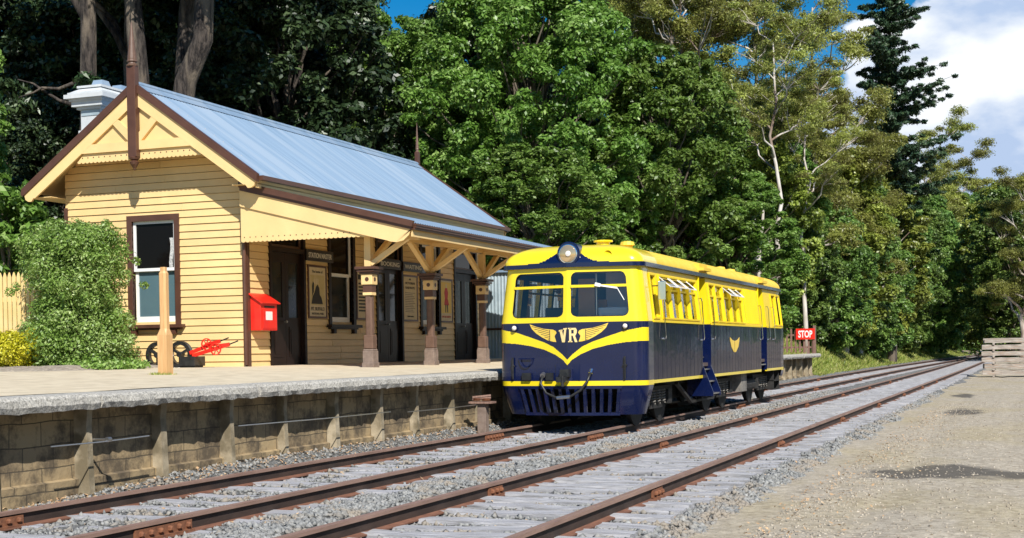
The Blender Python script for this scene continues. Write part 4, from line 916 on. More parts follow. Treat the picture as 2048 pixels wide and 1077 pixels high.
for sg in (1, -1):
    P = [zp(832, 100), zp(838, 100), zp(838, 202), zp(832, 202)][::-1]; P = P if sg > 0 else [(-s, z) for s, z in P[::-1]]; badge('feather_line', P, 'navy', em, .006, .002)
def letter(name, polys):
    for p in polys: badge(name, [zp(*q) for q in p], 'lettercream', em, .009, .008)
letter('letter_v', [((581, 110), (604, 105), (618, 165), (618, 219), (606, 219)), ((618, 219), (618, 165), (632, 92), (652, 90), (634, 219)), ((572, 104), (612, 98), (610, 112), (575, 118)), ((618, 88), (658, 84), (656, 97), (622, 101))])
letter('letter_r', [((678, 219), (698, 219), (698, 85), (678, 85)), ((698, 103), (735, 103), (742, 85), (698, 85)), ((722, 108), (722, 140), (750, 133), (752, 108), (742, 86)), ((698, 157), (738, 157), (750, 134), (698, 139)), ((712, 157), (732, 219), (756, 219), (733, 157)), ((668, 219), (708, 219), (708, 208), (668, 208)), ((668, 96), (700, 96), (700, 84), (668, 84))])
# roof: crown carried over the nose as a dome
YD, ZE, ZC = 1.05, 2.812, 3.17
def roof_mesh():
    st = .02; s1 = np.arange(-SMAX, SMAX + 1e-6, st); xs, ys = plan(s1)
    k = (HW - .075) / HW
    right = [(HW * k, y) for y in np.arange(ys[-1] + .1, YR - YF - ys[-1] - .05, .12)]
    E = np.array([(x * k, y + .02) for x, y in zip(xs, ys)] + right); Er = np.array([(x * k, (YR - YF) - y - .02) for x, y in zip(xs, ys)])[::-1]
    E = np.concatenate([E, Er, [(-x, y) for x, y in right[::-1]], E[:1]])
    Cy = np.clip(E[:, 1], YD, YR - YF - YD); ph = np.linspace(0, math.pi / 2, 34)
    c, s_ = np.cos(ph) ** .62, np.sin(ph) ** .95
    X = CX + E[:, :1] * c[None]; Y = YF + Cy[:, None] + (E[:, 1] - Cy)[:, None] * c[None]; Z = np.broadcast_to(ZE + (ZC - ZE) * s_[None], X.shape)
    V = np.stack([X, Y, Z], -1); I = np.arange(X.size).reshape(X.shape); F = np.stack([I[:-1, :-1], I[1:, :-1], I[1:, 1:], I[:-1, 1:]], -1)
    # navy sweep rising to the headlamp
    xc = (V[:-1, :-1, 0] + V[1:, 1:, 0]) / 2 - CX; zc = (V[:-1, :-1, 2] + V[1:, 1:, 2]) / 2; yc = (V[:-1, :-1, 1] + V[1:, 1:, 1]) / 2
    top = ZE + .008 + .27 * np.exp(-(np.abs(xc) / .33) ** 2.0)
    mi = np.where((zc < top) & (yc < YF + .62) & (np.abs(xc) < 1.2), 1, np.where(yc > 23.75, 2, 0))
    me = np_mesh('roof', V.reshape(-1, 3), F.reshape(-1, 4), 'yellow', smooth=True); me.materials.append(M['navy']); me.materials.append(M['roofyellow']); me.polygons.foreach_set('material_index', mi.astype(np.int32).ravel()); me.update()
    return link('roof', me, rc), E
roof, EV = roof_mesh()
# eave band (navy drip rail) round the car
mb = MB()
s1 = np.arange(-SMAX, SMAX + 1e-6, .03); xs, ys = plan(s1); k = (HW - .07) / HW
lp = [(CX + x * k * 1.0, YF + y + .03) for x, y in zip(xs, ys)]; lp += [(2 * CX - x if False else x, YF + YR - y) for x, y in lp[::-1]]
cxm, cym = CX, (YF + YR) / 2
for (x0, y0), (x1, y1) in zip(lp, lp[1:] + lp[:1]):
    def o(x, y, e): dx, dy = x - cxm, y - cym; sx = 1 if dx > 0 else -1; return (x + sx * e if abs(dx) > 1.2 else x, y + (e if dy > 0 else -e) if abs(dy) > 6.4 else y)
    a, b, c, d = o(x0, y0, -.03), o(x1, y1, -.03), o(x0, y0, .022), o(x1, y1, .022)
    mb.quad((*c, 2.745), (*d, 2.745), (*d, 2.818), (*c, 2.818)); mb.quad((*c, 2.818), (*d, 2.818), (*b, 2.818), (*a, 2.818)); mb.quad((*a, 2.745), (*b, 2.745), (*d, 2.745), (*c, 2.745))
mb.build('eave_band', 'navy', roof)
# side walls
YS0 = YF + PP[-1, 1]; YS1 = YF + YR - YS0
def side(sg):
    def f(u, v, d): return (CX + sg * (HW - float(lean(np.array(v))) - d), u, v)
    def P(mb, *a, **k):
        n0 = len(mb.f); panel(mb, f, *a, **k)
        if sg < 0: mb.f[n0:] = [q[::-1] for q in mb.f[n0:]]
    secs = [(YS0, 26.95), (27.70, 33.15), (33.90, YS1)]
    wins = [(23.30, 23.62), (23.93, 24.56), (24.66, 25.27), (25.38, 25.98), (26.09, 26.70), (27.86, 28.34), (28.47, 29.08), (29.22, 29.83), (29.97, 30.56), (30.70, 31.22), (34.90, 35.40), (35.56, 36.05)]
    wv = [(a, b, 1.88, 2.60) for a, b in wins]
    for a, b in secs:
        up = MB(); P(up, a, b, 1.80, 2.74, [w for w in wv if a < w[0] < b], th=.06, vs_extra=[2.1, 2.3], bm=1)
        u = up.build('upper_side', ['yellowside', 'interior'], rc)
        lo = MB(); P(lo, a, b, .78, 1.80, (), th=.05, us_extra=np.arange(a, b, .3)); l_ = lo.build('lower_side', 'navyside', rc)
        sm = MB()
        for c in np.arange(a + .3, b - .1, .302): sm.bar(f(c, .79, -.0015), f(c, 1.78, -.0015), .003, .0015, (0, 1, 0))
        so_ = sm.build('panel_seams', 'black', l_); so_['kind'] = 'stuff'
        stp = MB(); P(stp, a, b, .722, .78, (), th=.05); stp.build('stripe', 'yellow', rc)
        MB().box(min(CX + sg * (HW - .01), CX + sg * (HW + .018)), max(CX + sg * (HW - .01), CX + sg * (HW + .018)), a, b, 1.785, 1.825).build('waist_bead', 'yellowside', rc)
    vents = ((23.93, 24.56), (24.66, 25.27), (25.38, 25.98), (29.22, 29.83), (29.97, 30.56))
    for a, b in wins:                                     # window frames stand proud; each has its pane, rail and some a tilted vent
        pil = MB()
        for c in (a - .03, b + .03): p0, p1 = f(c, 1.86, -.012), f(c, 2.64, -.012); pil.bar(p0, p1, .026, .03, (0, 1, 0))
        p0, p1 = f(a - .043, 2.625, -.012), f(b + .043, 2.625, -.012); pil.bar(p0, p1, .026, .03); p0, p1 = f(a - .043, 1.86, -.012), f(b + .043, 1.86, -.012); pil.bar(p0, p1, .036, .03)
        wo = pil.build('side_window', 'yellowside', rc)
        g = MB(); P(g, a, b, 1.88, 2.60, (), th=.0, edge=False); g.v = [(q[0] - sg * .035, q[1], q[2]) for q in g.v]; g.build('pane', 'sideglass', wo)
        if 23.8 < a < 34:
            p = f(0, 2.385, .0); MB().box(min(p[0], p[0] - sg * .05), max(p[0], p[0] - sg * .05), a, b, 2.365, 2.40).build('transom', 'yellowside', wo)
        if sg > 0 and (a, b) in vents:
            p0, p1 = f(0, 2.40, -.19)[0], f(0, 2.60, -.01)[0]
            v = MB(); v.quad((p0, a + .03, 2.43), (p0, b - .03, 2.43), (p1, b - .03, 2.60), (p1, a + .03, 2.60)); v.build('open_vent', 'vent_glass', wo)
            e = MB(); e.bar((p0, a + .02, 2.43), (p0, b - .02, 2.43), .018, .018); e.bar((p0, a + .02, 2.43), (p1, a + .02, 2.6), .014, .014); e.bar((p0, b - .02, 2.43), (p1, b - .02, 2.6), .014, .014); e.build('vent_frame', 'white', wo)
    if sg > 0:
        cor = MB()                                        # ribbed guard panel
        for i in range(15): c = 31.50 + 1.45 * i / 14; cor.bar(f(c, 1.86, -.008), f(c, 2.66, -.008), .02, .035, (0, 1, 0))
        cor.build('ribbed_panel', 'yellowside', rc)
    # recessed doorways
    for (a, b) in ((26.95, 27.70), (33.15, 33.90)):
        dr = MB(); dm = .34; x0, x1 = CX + sg * (HW - dm), CX + sg * (HW - .003)
        for z0, z1, m_ in ((.75, 1.80, 1), (1.80, 2.74, 0)):
            dr.m = m_
            xt0, xt1 = (x0, x1) if m_ else (CX + sg * (HW - dm - .05), CX + sg * (HW - .06))
            dr.box(min(x0, x0 - sg * .04), max(x0, x0 - sg * .04), a, b, z0, z1)
            dr.quad((xt0, b - .002, z0), (xt1, b - .002, z0), (xt1 if m_ else CX + sg * (HW - .115), b - .002, z1), (xt0, b - .002, z1)); dr.quad((xt1, a + .002, z0), (xt0, a + .002, z0), (xt0, a + .002, z1), (xt1, a + .002, z1))
        d_ = dr.build('doorway', ['yellow', 'navy'], rc)
        gp = MB(); gp.box(min(x0, x0 + sg * .006), max(x0, x0 + sg * .006), a + .15, b - .15, 1.95, 2.55); gp.build('door_pane', 'darkglass', d_)
        h = MB(); e = CX + sg * (HW - .06); h.box(min(e, e + sg * .09), max(e, e + sg * .09), a + .05, b - .02, 2.86, 2.92); h.box(min(e - sg * .12, e), max(e - sg * .12, e), a + .05, b - .02, 2.86, 3.0); h.build('door_hood', 'roofyellow', d_)
    return f
fR = side(1); fL = side(-1)
MB().box(CX - HW + .06, CX + HW - .06, YF + .35, YR - .35, .95, 1.02).build('floor', 'interior', rc)
mb = MB(); mb.box(CX - HW + .12, CX + HW - .12, YF + .5, YR - .5, 2.735, 2.745); mb.build('ceiling', 'interior', rc)
# inside: bulkheads, seats, driver's desk
mb = MB(); mb.box(CX + .06, CX + .36, 22.98, 23.02, 1.02, 2.56); mb.box(CX + .30, CX + .48, 23.3, 23.34, 1.02, 2.2); mb.build('cab_partition', 'tan', rc)
MB().box(CX - 1.15, CX + 1.15, 26.85, 26.9, 1.02, 2.72).box(CX - 1.15, CX + 1.15, 33.1, 33.14, 1.02, 2.72).build('bulkhead', 'interior', rc)
MB().box(CX + .30, CX + 1.18, 23.86, 23.9, 1.02, 2.72).build('cab_partition', 'cablining', rc)
MB().box(CX - 1.2, CX + 1.2, YF + .45, 23.85, 2.70, 2.71).build('cab_ceiling', 'cablining', rc)
for y in (24.6, 25.3, 26.0, 28.4, 29.2, 30.0, 30.8, 31.8):
    for s in (-1, 1): bevel(MB().box(CX + s * .72 - .42, CX + s * .72 + .42, y, y + .12, 1.35, 2.12).box(CX + s * .72 - .42, CX + s * .72 + .42, y - .4, y, 1.35, 1.5).build('saloon_seat', 'seat', rc), .03)
bevel(MB().box(CX + .46, CX + 1.0, 22.84, 23.2, 1.82, 2.05).build('driver_desk', 'white', rc), .02)
MB().tube([(CX + .40, 22.95, 1.1), (CX + .40, 22.95, 2.7)], .02, 8).build('cab_pole', 'steel', rc)
wp = MB(); a_ = on_nose([(1.03, 2.16), (.92, 2.37), (.62, 2.42), (.52, 2.445)], .03); wp.tube(a_[:2], .008, 6); wp.bar(a_[1], a_[2], .012, .03); wp.bar(a_[2], a_[3], .02, .06); wp.build('wiper', 'white', rc)
# headlamp, horn, marker lamps
hl = MB(); c = (CX + .03, YF + .02, 2.975)
hl.lathe((c[0], YF + .62, c[2]), [(.17, 0), (.205, -.2), (.21, -.56), (.195, -.585), (.17, -.585)], 28, 'y'); h_ = hl.build('headlamp', 'navy', rc, smooth=False)
MB().lathe((c[0], YF + .036, c[2]), [(.168, 0), (.168, -.012), (.155, -.016)], 28, 'y').build('rim', 'chrome', h_)
MB().lathe((c[0], YF + .020, c[2]), [(.150, 0), (.14, -.004), (.08, -.012), (.02, -.016)], 24, 'y').build('lens', 'lens', h_, smooth=True)
MB().lathe((c[0] + .01, YF + .004, c[2]), [(.05, 0), (.045, -.012), (.01, -.02)], 14, 'y').build('bulb_cap', 'milk', h_)
hn = MB().lathe((CX + .70, YF + .42, 2.95), [(.04, 0), (.05, -.16), (.082, -.24), (.085, -.25), (.07, -.25), (.03, -.16)], 18, 'y').build('horn', 'yellow', rc)
for s in (-1, 1):
    for nm, z, off, a, ml in (('marker_lamp', 1.715, .0, 1.02, 'navy'), ('roof_lamp', 2.835, .01, 1.05, 'black')):
        p = on_nose([(s * a, z)], off)[0]; y0 = p[1] + (.05 if nm == 'roof_lamp' else 0)
        lm = MB().lathe((p[0], y0 + .02, p[2]), [(.06, 0), (.058, -.05), (.046, -.065)], 16, 'y').build(nm, ml, rc)
        MB().lathe((p[0], y0 - .044, p[2]), [(.045, 0), (.036, -.018), (.012, -.028)], 14, 'y').build('lens', 'milk', lm, smooth=True)
rv = MB(); rv.lathe((CX + .32, YF + 1.15, ZC - .03), [(.13, 0), (.12, .09), (.175, .10), (.175, .125), (.02, .14)], 18); rv.build('roof_vent', 'yellow', rc)
for y, x in ((24.4, .55), (33.4, .3), (34.6, .3)): MB().lathe((CX + x, y, ZC - .06), [(.10, 0), (.10, .1), (.14, .11), (.12, .17), (.02, .19)], 12).build('roof_vent', 'roofyellow', rc)
# nose ironwork: grille, draw gear, hoses, handles
mb = MB()
for i in range(13):
    s = -.90 + 1.80 * i / 12; a, b = on_nose([(s, .20)], .0)[0], on_nose([(s, .665)], .0)[0]; mb.bar(a, b, .055, .05, (0, 1, 0)); 
a = on_nose([(-.95, .21)])[0]; m0 = on_nose([(0, .21)])[0]; b = on_nose([(.95, .21)])[0]; mb.bar(a, m0, .06, .05); mb.bar(m0, b, .06, .05)
a = on_nose([(-.95, .675)])[0]; m0 = on_nose([(0, .675)])[0]; b = on_nose([(.95, .675)])[0]; mb.bar(a, m0, .05, .05); mb.bar(m0, b, .05, .05)
mb.build('grille', 'navy', rc)
cp = MB(); a, b, c_, d = [on_nose([p], .02)[0] for p in ((-.21, .80), (.22, .80), (.22, 1.085), (-.21, 1.085))]; cp.prism([a, b, c_, d], (0, .03, 0)); cpo = cp.build('draw_plate', 'navy', rc)
MB().box(CX - .10, CX + .06, YF - .12, YF + .02, .86, .99).box(CX - .14, CX + .03, YF - .2, YF, .77, .86).tube([(CX - .03, YF - .18, .88), (CX - .03, YF - .18, .70)], .03, 8).build('coupler', 'black', cpo)
hs_ = [on_nose([(-.46, .88)], .05)[0], on_nose([(-.47, .74)], .10)[0], on_nose([(-.36, .58)], .14)[0], on_nose([(-.14, .50)], .17)[0], on_nose([(.06, .52)], .17)[0], on_nose([(.25, .63)], .14)[0], on_nose([(.36, .78)], .10)[0], on_nose([(.41, .92)], .05)[0]]
hz = MB().tube(hs_, .022, 8).build('air_hose', 'rubber', rc, smooth=True)
MB().tube([hs_[0], (hs_[0][0], hs_[0][1] + .08, hs_[0][2] + .03)], .045, 8).tube([hs_[3], hs_[4]], .032, 8).build('hose_tap', 'steel', hz)
MB().tube([hs_[-1], (hs_[-1][0] + .01, hs_[-1][1] + .05, hs_[-1][2] + .06)], .035, 8).build('hose_tap', 'chrome', hz)
mb = MB()
hd = [(-.93 + .0, 1.175)] + [(-.80 - .12 * math.cos(t), 1.175 - .14 * math.sin(t)) for t in np.linspace(0, math.pi, 9)] + [(-.66, 1.175)]
mb.tube(on_nose([(-.94, 1.178), (-.66, 1.178)], .03), .010, 6); mb.tube(on_nose([(s + .0, z) for s, z in hd[1:-1]], .035), .010, 6); mb.build('lifting_eye', 'navy', rc)
mb = MB(); 
for s0, s1, z0, z1 in ((-.87, -.70, .80, .93), (-.40, -.26, .80, .93)):
    P = on_nose([(s0, z0), (s1, z0), (s1, z1), (s0, z1)], .05); mb.prism(P, (0, .06, 0))
for s in (-1.06, 1.0): mb.tube(on_nose([(s, .82), (s, 1.0), (s, 1.2)], .03), .02, 6); mb.tube(on_nose([(s - .04, 1.05), (s + .04, 1.05)], .03), .014, 6)
mb.build('jumper_socket', 'black', rc)
# steps, grab rails, mirror, side emblem
for (a, b) in ((26.95, 27.70), (33.15, 33.90)):
    st_ = MB(); big = a < 30
    for i, (z, e) in enumerate(((1.14, -.24), (.90, -.12), (.66, -.02), (.42, .08)) if big else ((1.14, -.24), (.90, -.12))):
        st_.box(CX + HW + e - .16, CX + HW + e + .10, a + .06, b - .04, z - .025, z)
    so = st_.build('entry_step', 'steel', rc)
    if big:
        sp = MB()
        for y in (a + .03, b - .035): sp.prism([(CX + HW - .32, y, .36), (CX + HW + .20, y, .36), (CX + HW + .20, y, .44), (CX + HW - .06, y, 1.12), (CX + HW - .32, y, 1.12)], (0, .02, 0))
        sp.box(CX + HW - .34, CX + HW - .32, a + .05, b - .035, .36, 1.12)
        sp.build('stringer', 'navy', so)
for y, z0, z1 in ((23.86, 1.50, 2.34), (26.86, 1.48, 2.30), (27.84, 1.50, 2.32), (33.06, 1.5, 2.3), (34.02, 1.5, 2.3), (34.72, 1.5, 2.3)):
    p = lambda z, d: fR(y, z, -d); MB().tube([p(z1, .0), p(z1, .06), p(z1 - .06, .07), p(z0 + .05, .06), p(z0, .05), p(z0, 0)], .011, 6).tube([(p(z0, .0)[0], y - .12, z0), (p(z0, .02)[0], y + .04, z0)], .014, 6).build('grab_rail', 'chrome', rc)
MB().tube([fR(23.45, 2.42, 0), fR(23.42, 2.42, -.16)], .01, 6).build('mirror_arm', 'black', rc)
p = fR(23.42, 2.34, -.17); bevel(MB().box(p[0] - .07, p[0] + .07, 23.40, 23.43, 2.17, 2.50).build('mirror', 'chrome', rc), .01)
def side_badge(name, pts, matn, parent): MB().prism([(CX + HW + .006, y, z) for y, z in pts], (-.008, 0, 0)).build(name, matn, parent)
y0 = 30.05; w_ = [(.03, .0), (.10, .01), (.30, .12), (.38, .24), (.40, .33), (.22, .27), (.03, .25)]
se = bevel(MB().prism([(CX + HW + .006, y0 + a * 1.25, 1.21 + b) for a, b in w_], (-.008, 0, 0)).build('side_emblem', 'gold', rc), .002)
side_badge('wing', [(y0 - a * 1.25, 1.21 + b) for a, b in w_][::-1], 'gold', se)
# running gear
ug = MB(); ug.box(CX - .95, CX + .95, 23.2, 36.0, .62, .95); ug.build('underframe', 'under', rc)
def wheel(x, y, parent):
    w_ = MB().lathe((x - .07, y, .42), [(.10, -.02), (.10, 0), (.36, .01), (.36, .03), (.42, .04), (.42, .11), (.46, .115), (.46, .145), (.10, .15)], 28, 'x'); return w_.build('wheel', 'under', parent)
for yc in (24.4, 29.9, 34.6):
    bg_ = MB()
    for s in (-1, 1):
        x = CX + s * 1.02; bg_.box(x - .05, x + .05, yc - 1.15, yc + 1.15, .52, .64); bg_.bar((x, yc - 1.1, .55), (x, yc - .3, .30), .07, .08, (1, 0, 0)); bg_.bar((x, yc + 1.1, .55), (x, yc + .3, .30), .07, .08, (1, 0, 0)); bg_.box(x - .05, x + .05, yc - .4, yc + .4, .24, .33)
        for dy in (-.8, .8): bg_.box(x - .08, x + .10, yc + dy - .13, yc + dy + .13, .30, .56)
    bg_.box(CX - 1.0, CX + 1.0, yc - .1, yc + .1, .5, .63)
    b_ = bg_.build('bogie', 'under', rc)
    for s in (-1, 1):
        for dy in (-.8, .8): wheel(CX + s * .84 if s > 0 else CX - .84, yc + dy, b_)
        for dy in (-.35, .0, .35):
            sp = MB(); sp.tube([(CX + s * 1.08 + .055 * math.cos(t), yc + dy + .055 * math.sin(t), .33 + .24 * t / 31.4) for t in np.linspace(0, 31.4, 60)], .013, 5); sp.build('spring', 'undergrey', b_)
MB().box(CX + .75, CX + 1.22, 31.35, 31.95, .30, .72).build('casing', 'undergrey', rc)
MB().bar((CX + 1.15, 25.55, .66), (CX + 1.15, 26.7, .26), .05, .07, (1, 0, 0)).bar((CX + 1.15, 26.7, .26), (CX + 1.15, 28.7, .27), .05, .05, (1, 0, 0)).bar((CX + 1.15, 28.7, .27), (CX + 1.15, 29.0, .70), .05, .05, (1, 0, 0)).build('brace', 'under', rc)
MB().box(CX + .6, CX + 1.2, 27.8, 28.6, .32, .7).build('battery_box', 'under', rc)
MB().box(CX - .5, CX + .58, 25.8, 29, .3, .7).build('engine', 'under', rc)
MB().tube([(CX + 1.05, 32.2, .42), (CX + 1.05, 33.3, .42)], .14, 10).build('air_tank', 'under', rc)
mb = MB(); mb.box(CX + HW - .34, CX + HW - .06, 35.1, 35.14, .22, .72); mb.box(CX + HW - .34, CX + HW - .06, 35.86, 35.9, .22, .72)
for z in (.24, .46): mb.box(CX + HW - .34, CX + HW - .02, 35.1, 35.9, z - .02, z)
mb.build('crew_step', 'under', rc)
mb = MB()
for s in (-1, 1): mb.box(CX + s * 1.05 - .12, CX + s * 1.05 + .12, 36.3, 36.36, .2, .75)
mb.build('rear_guard', 'under', rc)

# ------------------------------------------------------------------ things on and about the platform
lv = thing('signal_winch', 'black wheeled signal winch with two red levers against the end wall', 'signal winch', (-16.6, 24.3, 1.04))
mb = MB(); mb.box(-17.5, -15.95, 24.05, 24.5, 1.0, 1.075).box(-17.25, -16.2, 24.12, 24.45, 1.075, 1.13).box(-16.55, -16.18, 24.1, 24.5, 1.1, 1.30); lb = bevel(mb.build('frame', 'black', lv), .01)
def ring(name, c, r, w_, d, matn, parent, k=30):
    return MB().lathe((c[0], c[1], c[2]), [(r - w_, 0), (r, 0), (r, d * .25), (r - w_ * .35, d * .4), (r - w_ * .35, d * .6), (r, d * .75), (r, d), (r - w_, d), (r - w_, 0)], k, 'y', cap=False)
for c in ((-17.06, 24.05, 1.335), (-16.72, 24.36, 1.345)):
    mb = ring('w', c, .275, .075, .10, 'black', lv)
    for a in (0.5, 2.6, 4.7): mb.bar((c[0], c[1] + .05, c[2]), (c[0] + .22 * math.cos(a), c[1] + .05, c[2] + .22 * math.sin(a)), .05, .07, (0, 1, 0))
    mb.lathe((c[0], c[1] - .02, c[2]), [(.06, 0), (.06, .14)], 12, 'y'); mb.build('rope_wheel', 'black', lv)
for (a, b, wc, y) in (((-16.46, 1.37), (-15.72, 1.605), (-16.02, 1.545), 24.36), ((-16.25, 1.31), (-15.36, 1.535), (-15.66, 1.44), 24.14)):
    l_ = MB(); l_.bar((a[0], y, a[1]), (b[0], y, b[1]), .03, .075, (0, 0, 1)); l_.bar((a[0] + .45, y, a[1] + .20), (b[0], y, b[1] + .02), .02, .03); lo = l_.build('lever', 'red', lv)
    MB().tube([(b[0], y, b[1]), (b[0] + .2, y, b[1] + .065)], .014, 8).build('grip', 'black', lo)
    wl = MB(); wl.lathe((wc[0], y - .06, wc[1]), [(.105, 0), (.125, 0), (.125, .03), (.105, .03), (.105, 0)], 24, 'y', cap=False)
    for i in range(6): wl.bar((wc[0], y - .045, wc[1]), (wc[0] + .11 * math.cos(i * math.pi / 3 + .2), y - .045, wc[1] + .11 * math.sin(i * math.pi / 3 + .2)), .014, .022, (0, 1, 0))
    wl.lathe((wc[0], y - .075, wc[1]), [(.03, 0), (.03, .07)], 10, 'y'); wl.build('hand_wheel', 'red', lo)
mb = MB()
for i in range(26):
    t = i / 25; x = -16.72 + .1 * math.sin(t * 9) + (0.5 * max(0, t - .55)); z = 1.45 - .40 * min(1, t * 1.7) + .0; mb.lathe((x, 24.0 - .05 * t, max(z, 1.06)), [(.012, -.018), (.024, 0), (.012, .018)], 6, 'z' if i % 2 else 'x')
mb.build('chain', 'steel', lv)
mb = MB(); mb.box(-13.115, -12.945, 18.515, 18.685, .9, 1.66); n = len(mb.v)
def ring8(h, r, c): return [(-13.03 + sx * (r if k else r - c), 18.6 + sy * ((r - c) if k else r), h) for sx, sy, k in ((-1, -1, 0), (1, -1, 0), (1, -1, 1), (1, 1, 1), (1, 1, 0), (-1, 1, 0), (-1, 1, 1), (-1, -1, 1))]
lv_ = [ring8(1.66, .085, .002), ring8(1.76, .066, .03), ring8(2.64, .066, .03), ring8(2.67, .05, .02), ring8(2.68, .046, .018), ring8(2.74, .046, .018)]
for a, b in zip(lv_[:-1], lv_[1:]):
    for i in range(8): mb.quad(a[i], a[(i + 1) % 8], b[(i + 1) % 8], b[i])
mb.poly(lv_[-1]); tag(mb.build('timber_post', 'wood'), 'plain varnished timber post with chamfered shaft in front of the end window', 'post')
# picket fence left of the house
fe_ = thing('picket_fence', 'cream picket fence behind the golden shrub at the left', 'fence', (-20.6, 23.2, 1.0))
for i in range(29):
    x = -22.6 + i * .118; MB().prism([(x, 23.2, 1.0), (x + .088, 23.2, 1.0), (x + .088, 23.2, 3.0), (x + .062, 23.2, 3.08), (x + .044, 23.2, 3.11), (x + .026, 23.2, 3.08), (x, 23.2, 3.0)], (0, .022, 0)).build('picket', 'fencecream', fe_)
MB().box(-22.6, -19.2, 23.225, 23.27, 1.35, 1.44).box(-22.6, -19.2, 23.225, 23.27, 2.5, 2.59).build('rail', 'fencecream', fe_)
# far end of the platform: paling fence and STOP board
pf = thing('paling_fence', 'weathered brown paling fence across the far platform end', 'fence', (-10.6, 61.9, .95))
x = -12.8; rr = random.Random(2)
while x < -9.3:
    w_ = rr.uniform(.07, .09); zt = rr.uniform(2.02, 2.14); MB().prism([(x, 61.9, .9), (x + w_, 61.9, .9), (x + w_, 61.9, zt - .05), (x + w_ / 2, 61.9, zt), (x, 61.9, zt - .05)], (0, .03, 0)).build('paling', 'pale', pf); x += .19
MB().box(-12.9, -9.25, 61.935, 61.98, 1.2, 1.28).box(-12.9, -9.25, 61.935, 61.98, 1.75, 1.83).build('rail', 'pale', pf)
bevel(MB().box(-9.33, -9.21, 61.86, 62.0, .9, 2.2).build('end_post', 'pale', pf), .01)
sg_ = thing('stop_board', 'red board lettered STOP in white on the paling fence', 'sign', (-9.66, 61.85, 1.8))
bevel(MB().box(-10.07, -9.24, 61.82, 61.85, 1.59, 2.07).build('board', 'red', sg_), .004)
text('lettering', 'STOP', .42, .62, (-9.655, 61.817, 1.83), 'y', 'white', sg_, bold=.012)
# stacked timbers beyond the yard
stk = thing('timber_stack', 'stack of weathered squared timbers beside the line at the right edge', 'timber stack', (-1, 65.3, -.2))
rr = random.Random(4); zb = -.2
for lay in range(6):
    for row in range(3):
        j = lambda a: rr.uniform(-a, a); x0 = -2.30 + j(.07); y = 65.05 + row * .30; h = .20
        mb = MB(); pr = []
        for i in range(13):
            t = i / 12; xx = x0 + 3.3 * t; pr.append([(xx, y + j(.012), zb + .085 + j(.012)), (xx, y + .26 + j(.01), zb + .085 + j(.012)), (xx, y + .26 + j(.01), zb + .085 + h + j(.016)), (xx, y + j(.012), zb + .085 + h + j(.016))])
        for a, b in zip(pr[:-1], pr[1:]):
            for q in range(4): mb.quad(a[q], a[(q + 1) % 4], b[(q + 1) % 4], b[q])
        mb.poly(pr[0][::-1]); mb.poly(pr[-1]); mb.build('timber', 'oldtimber', stk)
    for xx in (-1.9, .4): MB().box(xx, xx + .09, 65.0, 65.95, zb, zb + .085).build('batten', 'oldtimber', stk)
    zb += .285

# ------------------------------------------------------------------ leaves, crowns, trees
def leaves(clumps, n, size, seed, up=.45, rad=.3, low=.55, jit=.6, slim=.55, tone=None):
    """many small leaf faces spread through the shells of leaf clumps (x, y, z, rx, rz)"""
    r = np.random.default_rng(seed); C = np.array(clumps, float); wgt = C[:, 3] ** 1.6; wgt /= wgt.sum()
    k = r.choice(len(C), n, p=wgt); d = r.normal(0, 1, (n, 3)); d /= np.linalg.norm(d, axis=1)[:, None]
    fl = (d[:, 2] < 0) & (r.random(n) < low); d[fl, 2] *= -1
    rr_ = 1 - rad * r.random(n) ** .8 + np.abs(r.normal(0, .10, n))
    P = C[k, :3] + d * rr_[:, None] * np.stack([C[k, 3], C[k, 3], C[k, 4]], -1)
    nn = d * .55 + np.array([0, 0, up]) + r.normal(0, jit, (n, 3)) * .6; nn /= np.linalg.norm(nn, axis=1)[:, None]
    t = np.cross(nn, r.normal(0, 1, (n, 3))); t /= np.linalg.norm(t, axis=1)[:, None] + 1e-9; b = np.cross(nn, t)
    s = size * r.uniform(.6, 1.35, n)[:, None]
    V = np.stack([P - t * s, P - b * s * slim + nn * s * .12, P + t * s, P + b * s * slim + nn * s * .12], 1).reshape(-1, 3)
    ct = r.uniform(-.22, .22, len(C)) if tone is None else tone
    tint = np.clip(.45 + ct[k] + r.normal(0, .2, n), 0, 1)
    return V, np.arange(n * 4).reshape(-1, 4), tint
def limb(mb, a, b, r0, r1, seed, sag=.08, n=5, k=7):
    r = random.Random(seed); a = Vector(a); b = Vector(b); L_ = (b - a).length; pts = []
    for i in range(n + 1):
        t = i / n; p = a.lerp(b, t); j = L_ * sag * math.sin(math.pi * t); pts.append(p + Vector((r.uniform(-j, j), r.uniform(-j, j), r.uniform(-.3, .8) * j)))
    mb.tube(pts, [r0 + (r1 - r0) * i / n for i in range(n + 1)], k, cap=False); return pts
def mesh_of(mb, name, matn):
    me = bpy.data.meshes.new(name); me.from_pydata(mb.v, [], mb.f); me.update(); me.materials.append(M[matn]); me.polygons.foreach_set('use_smooth', [True] * len(me.polygons)); return me
KIND = {}
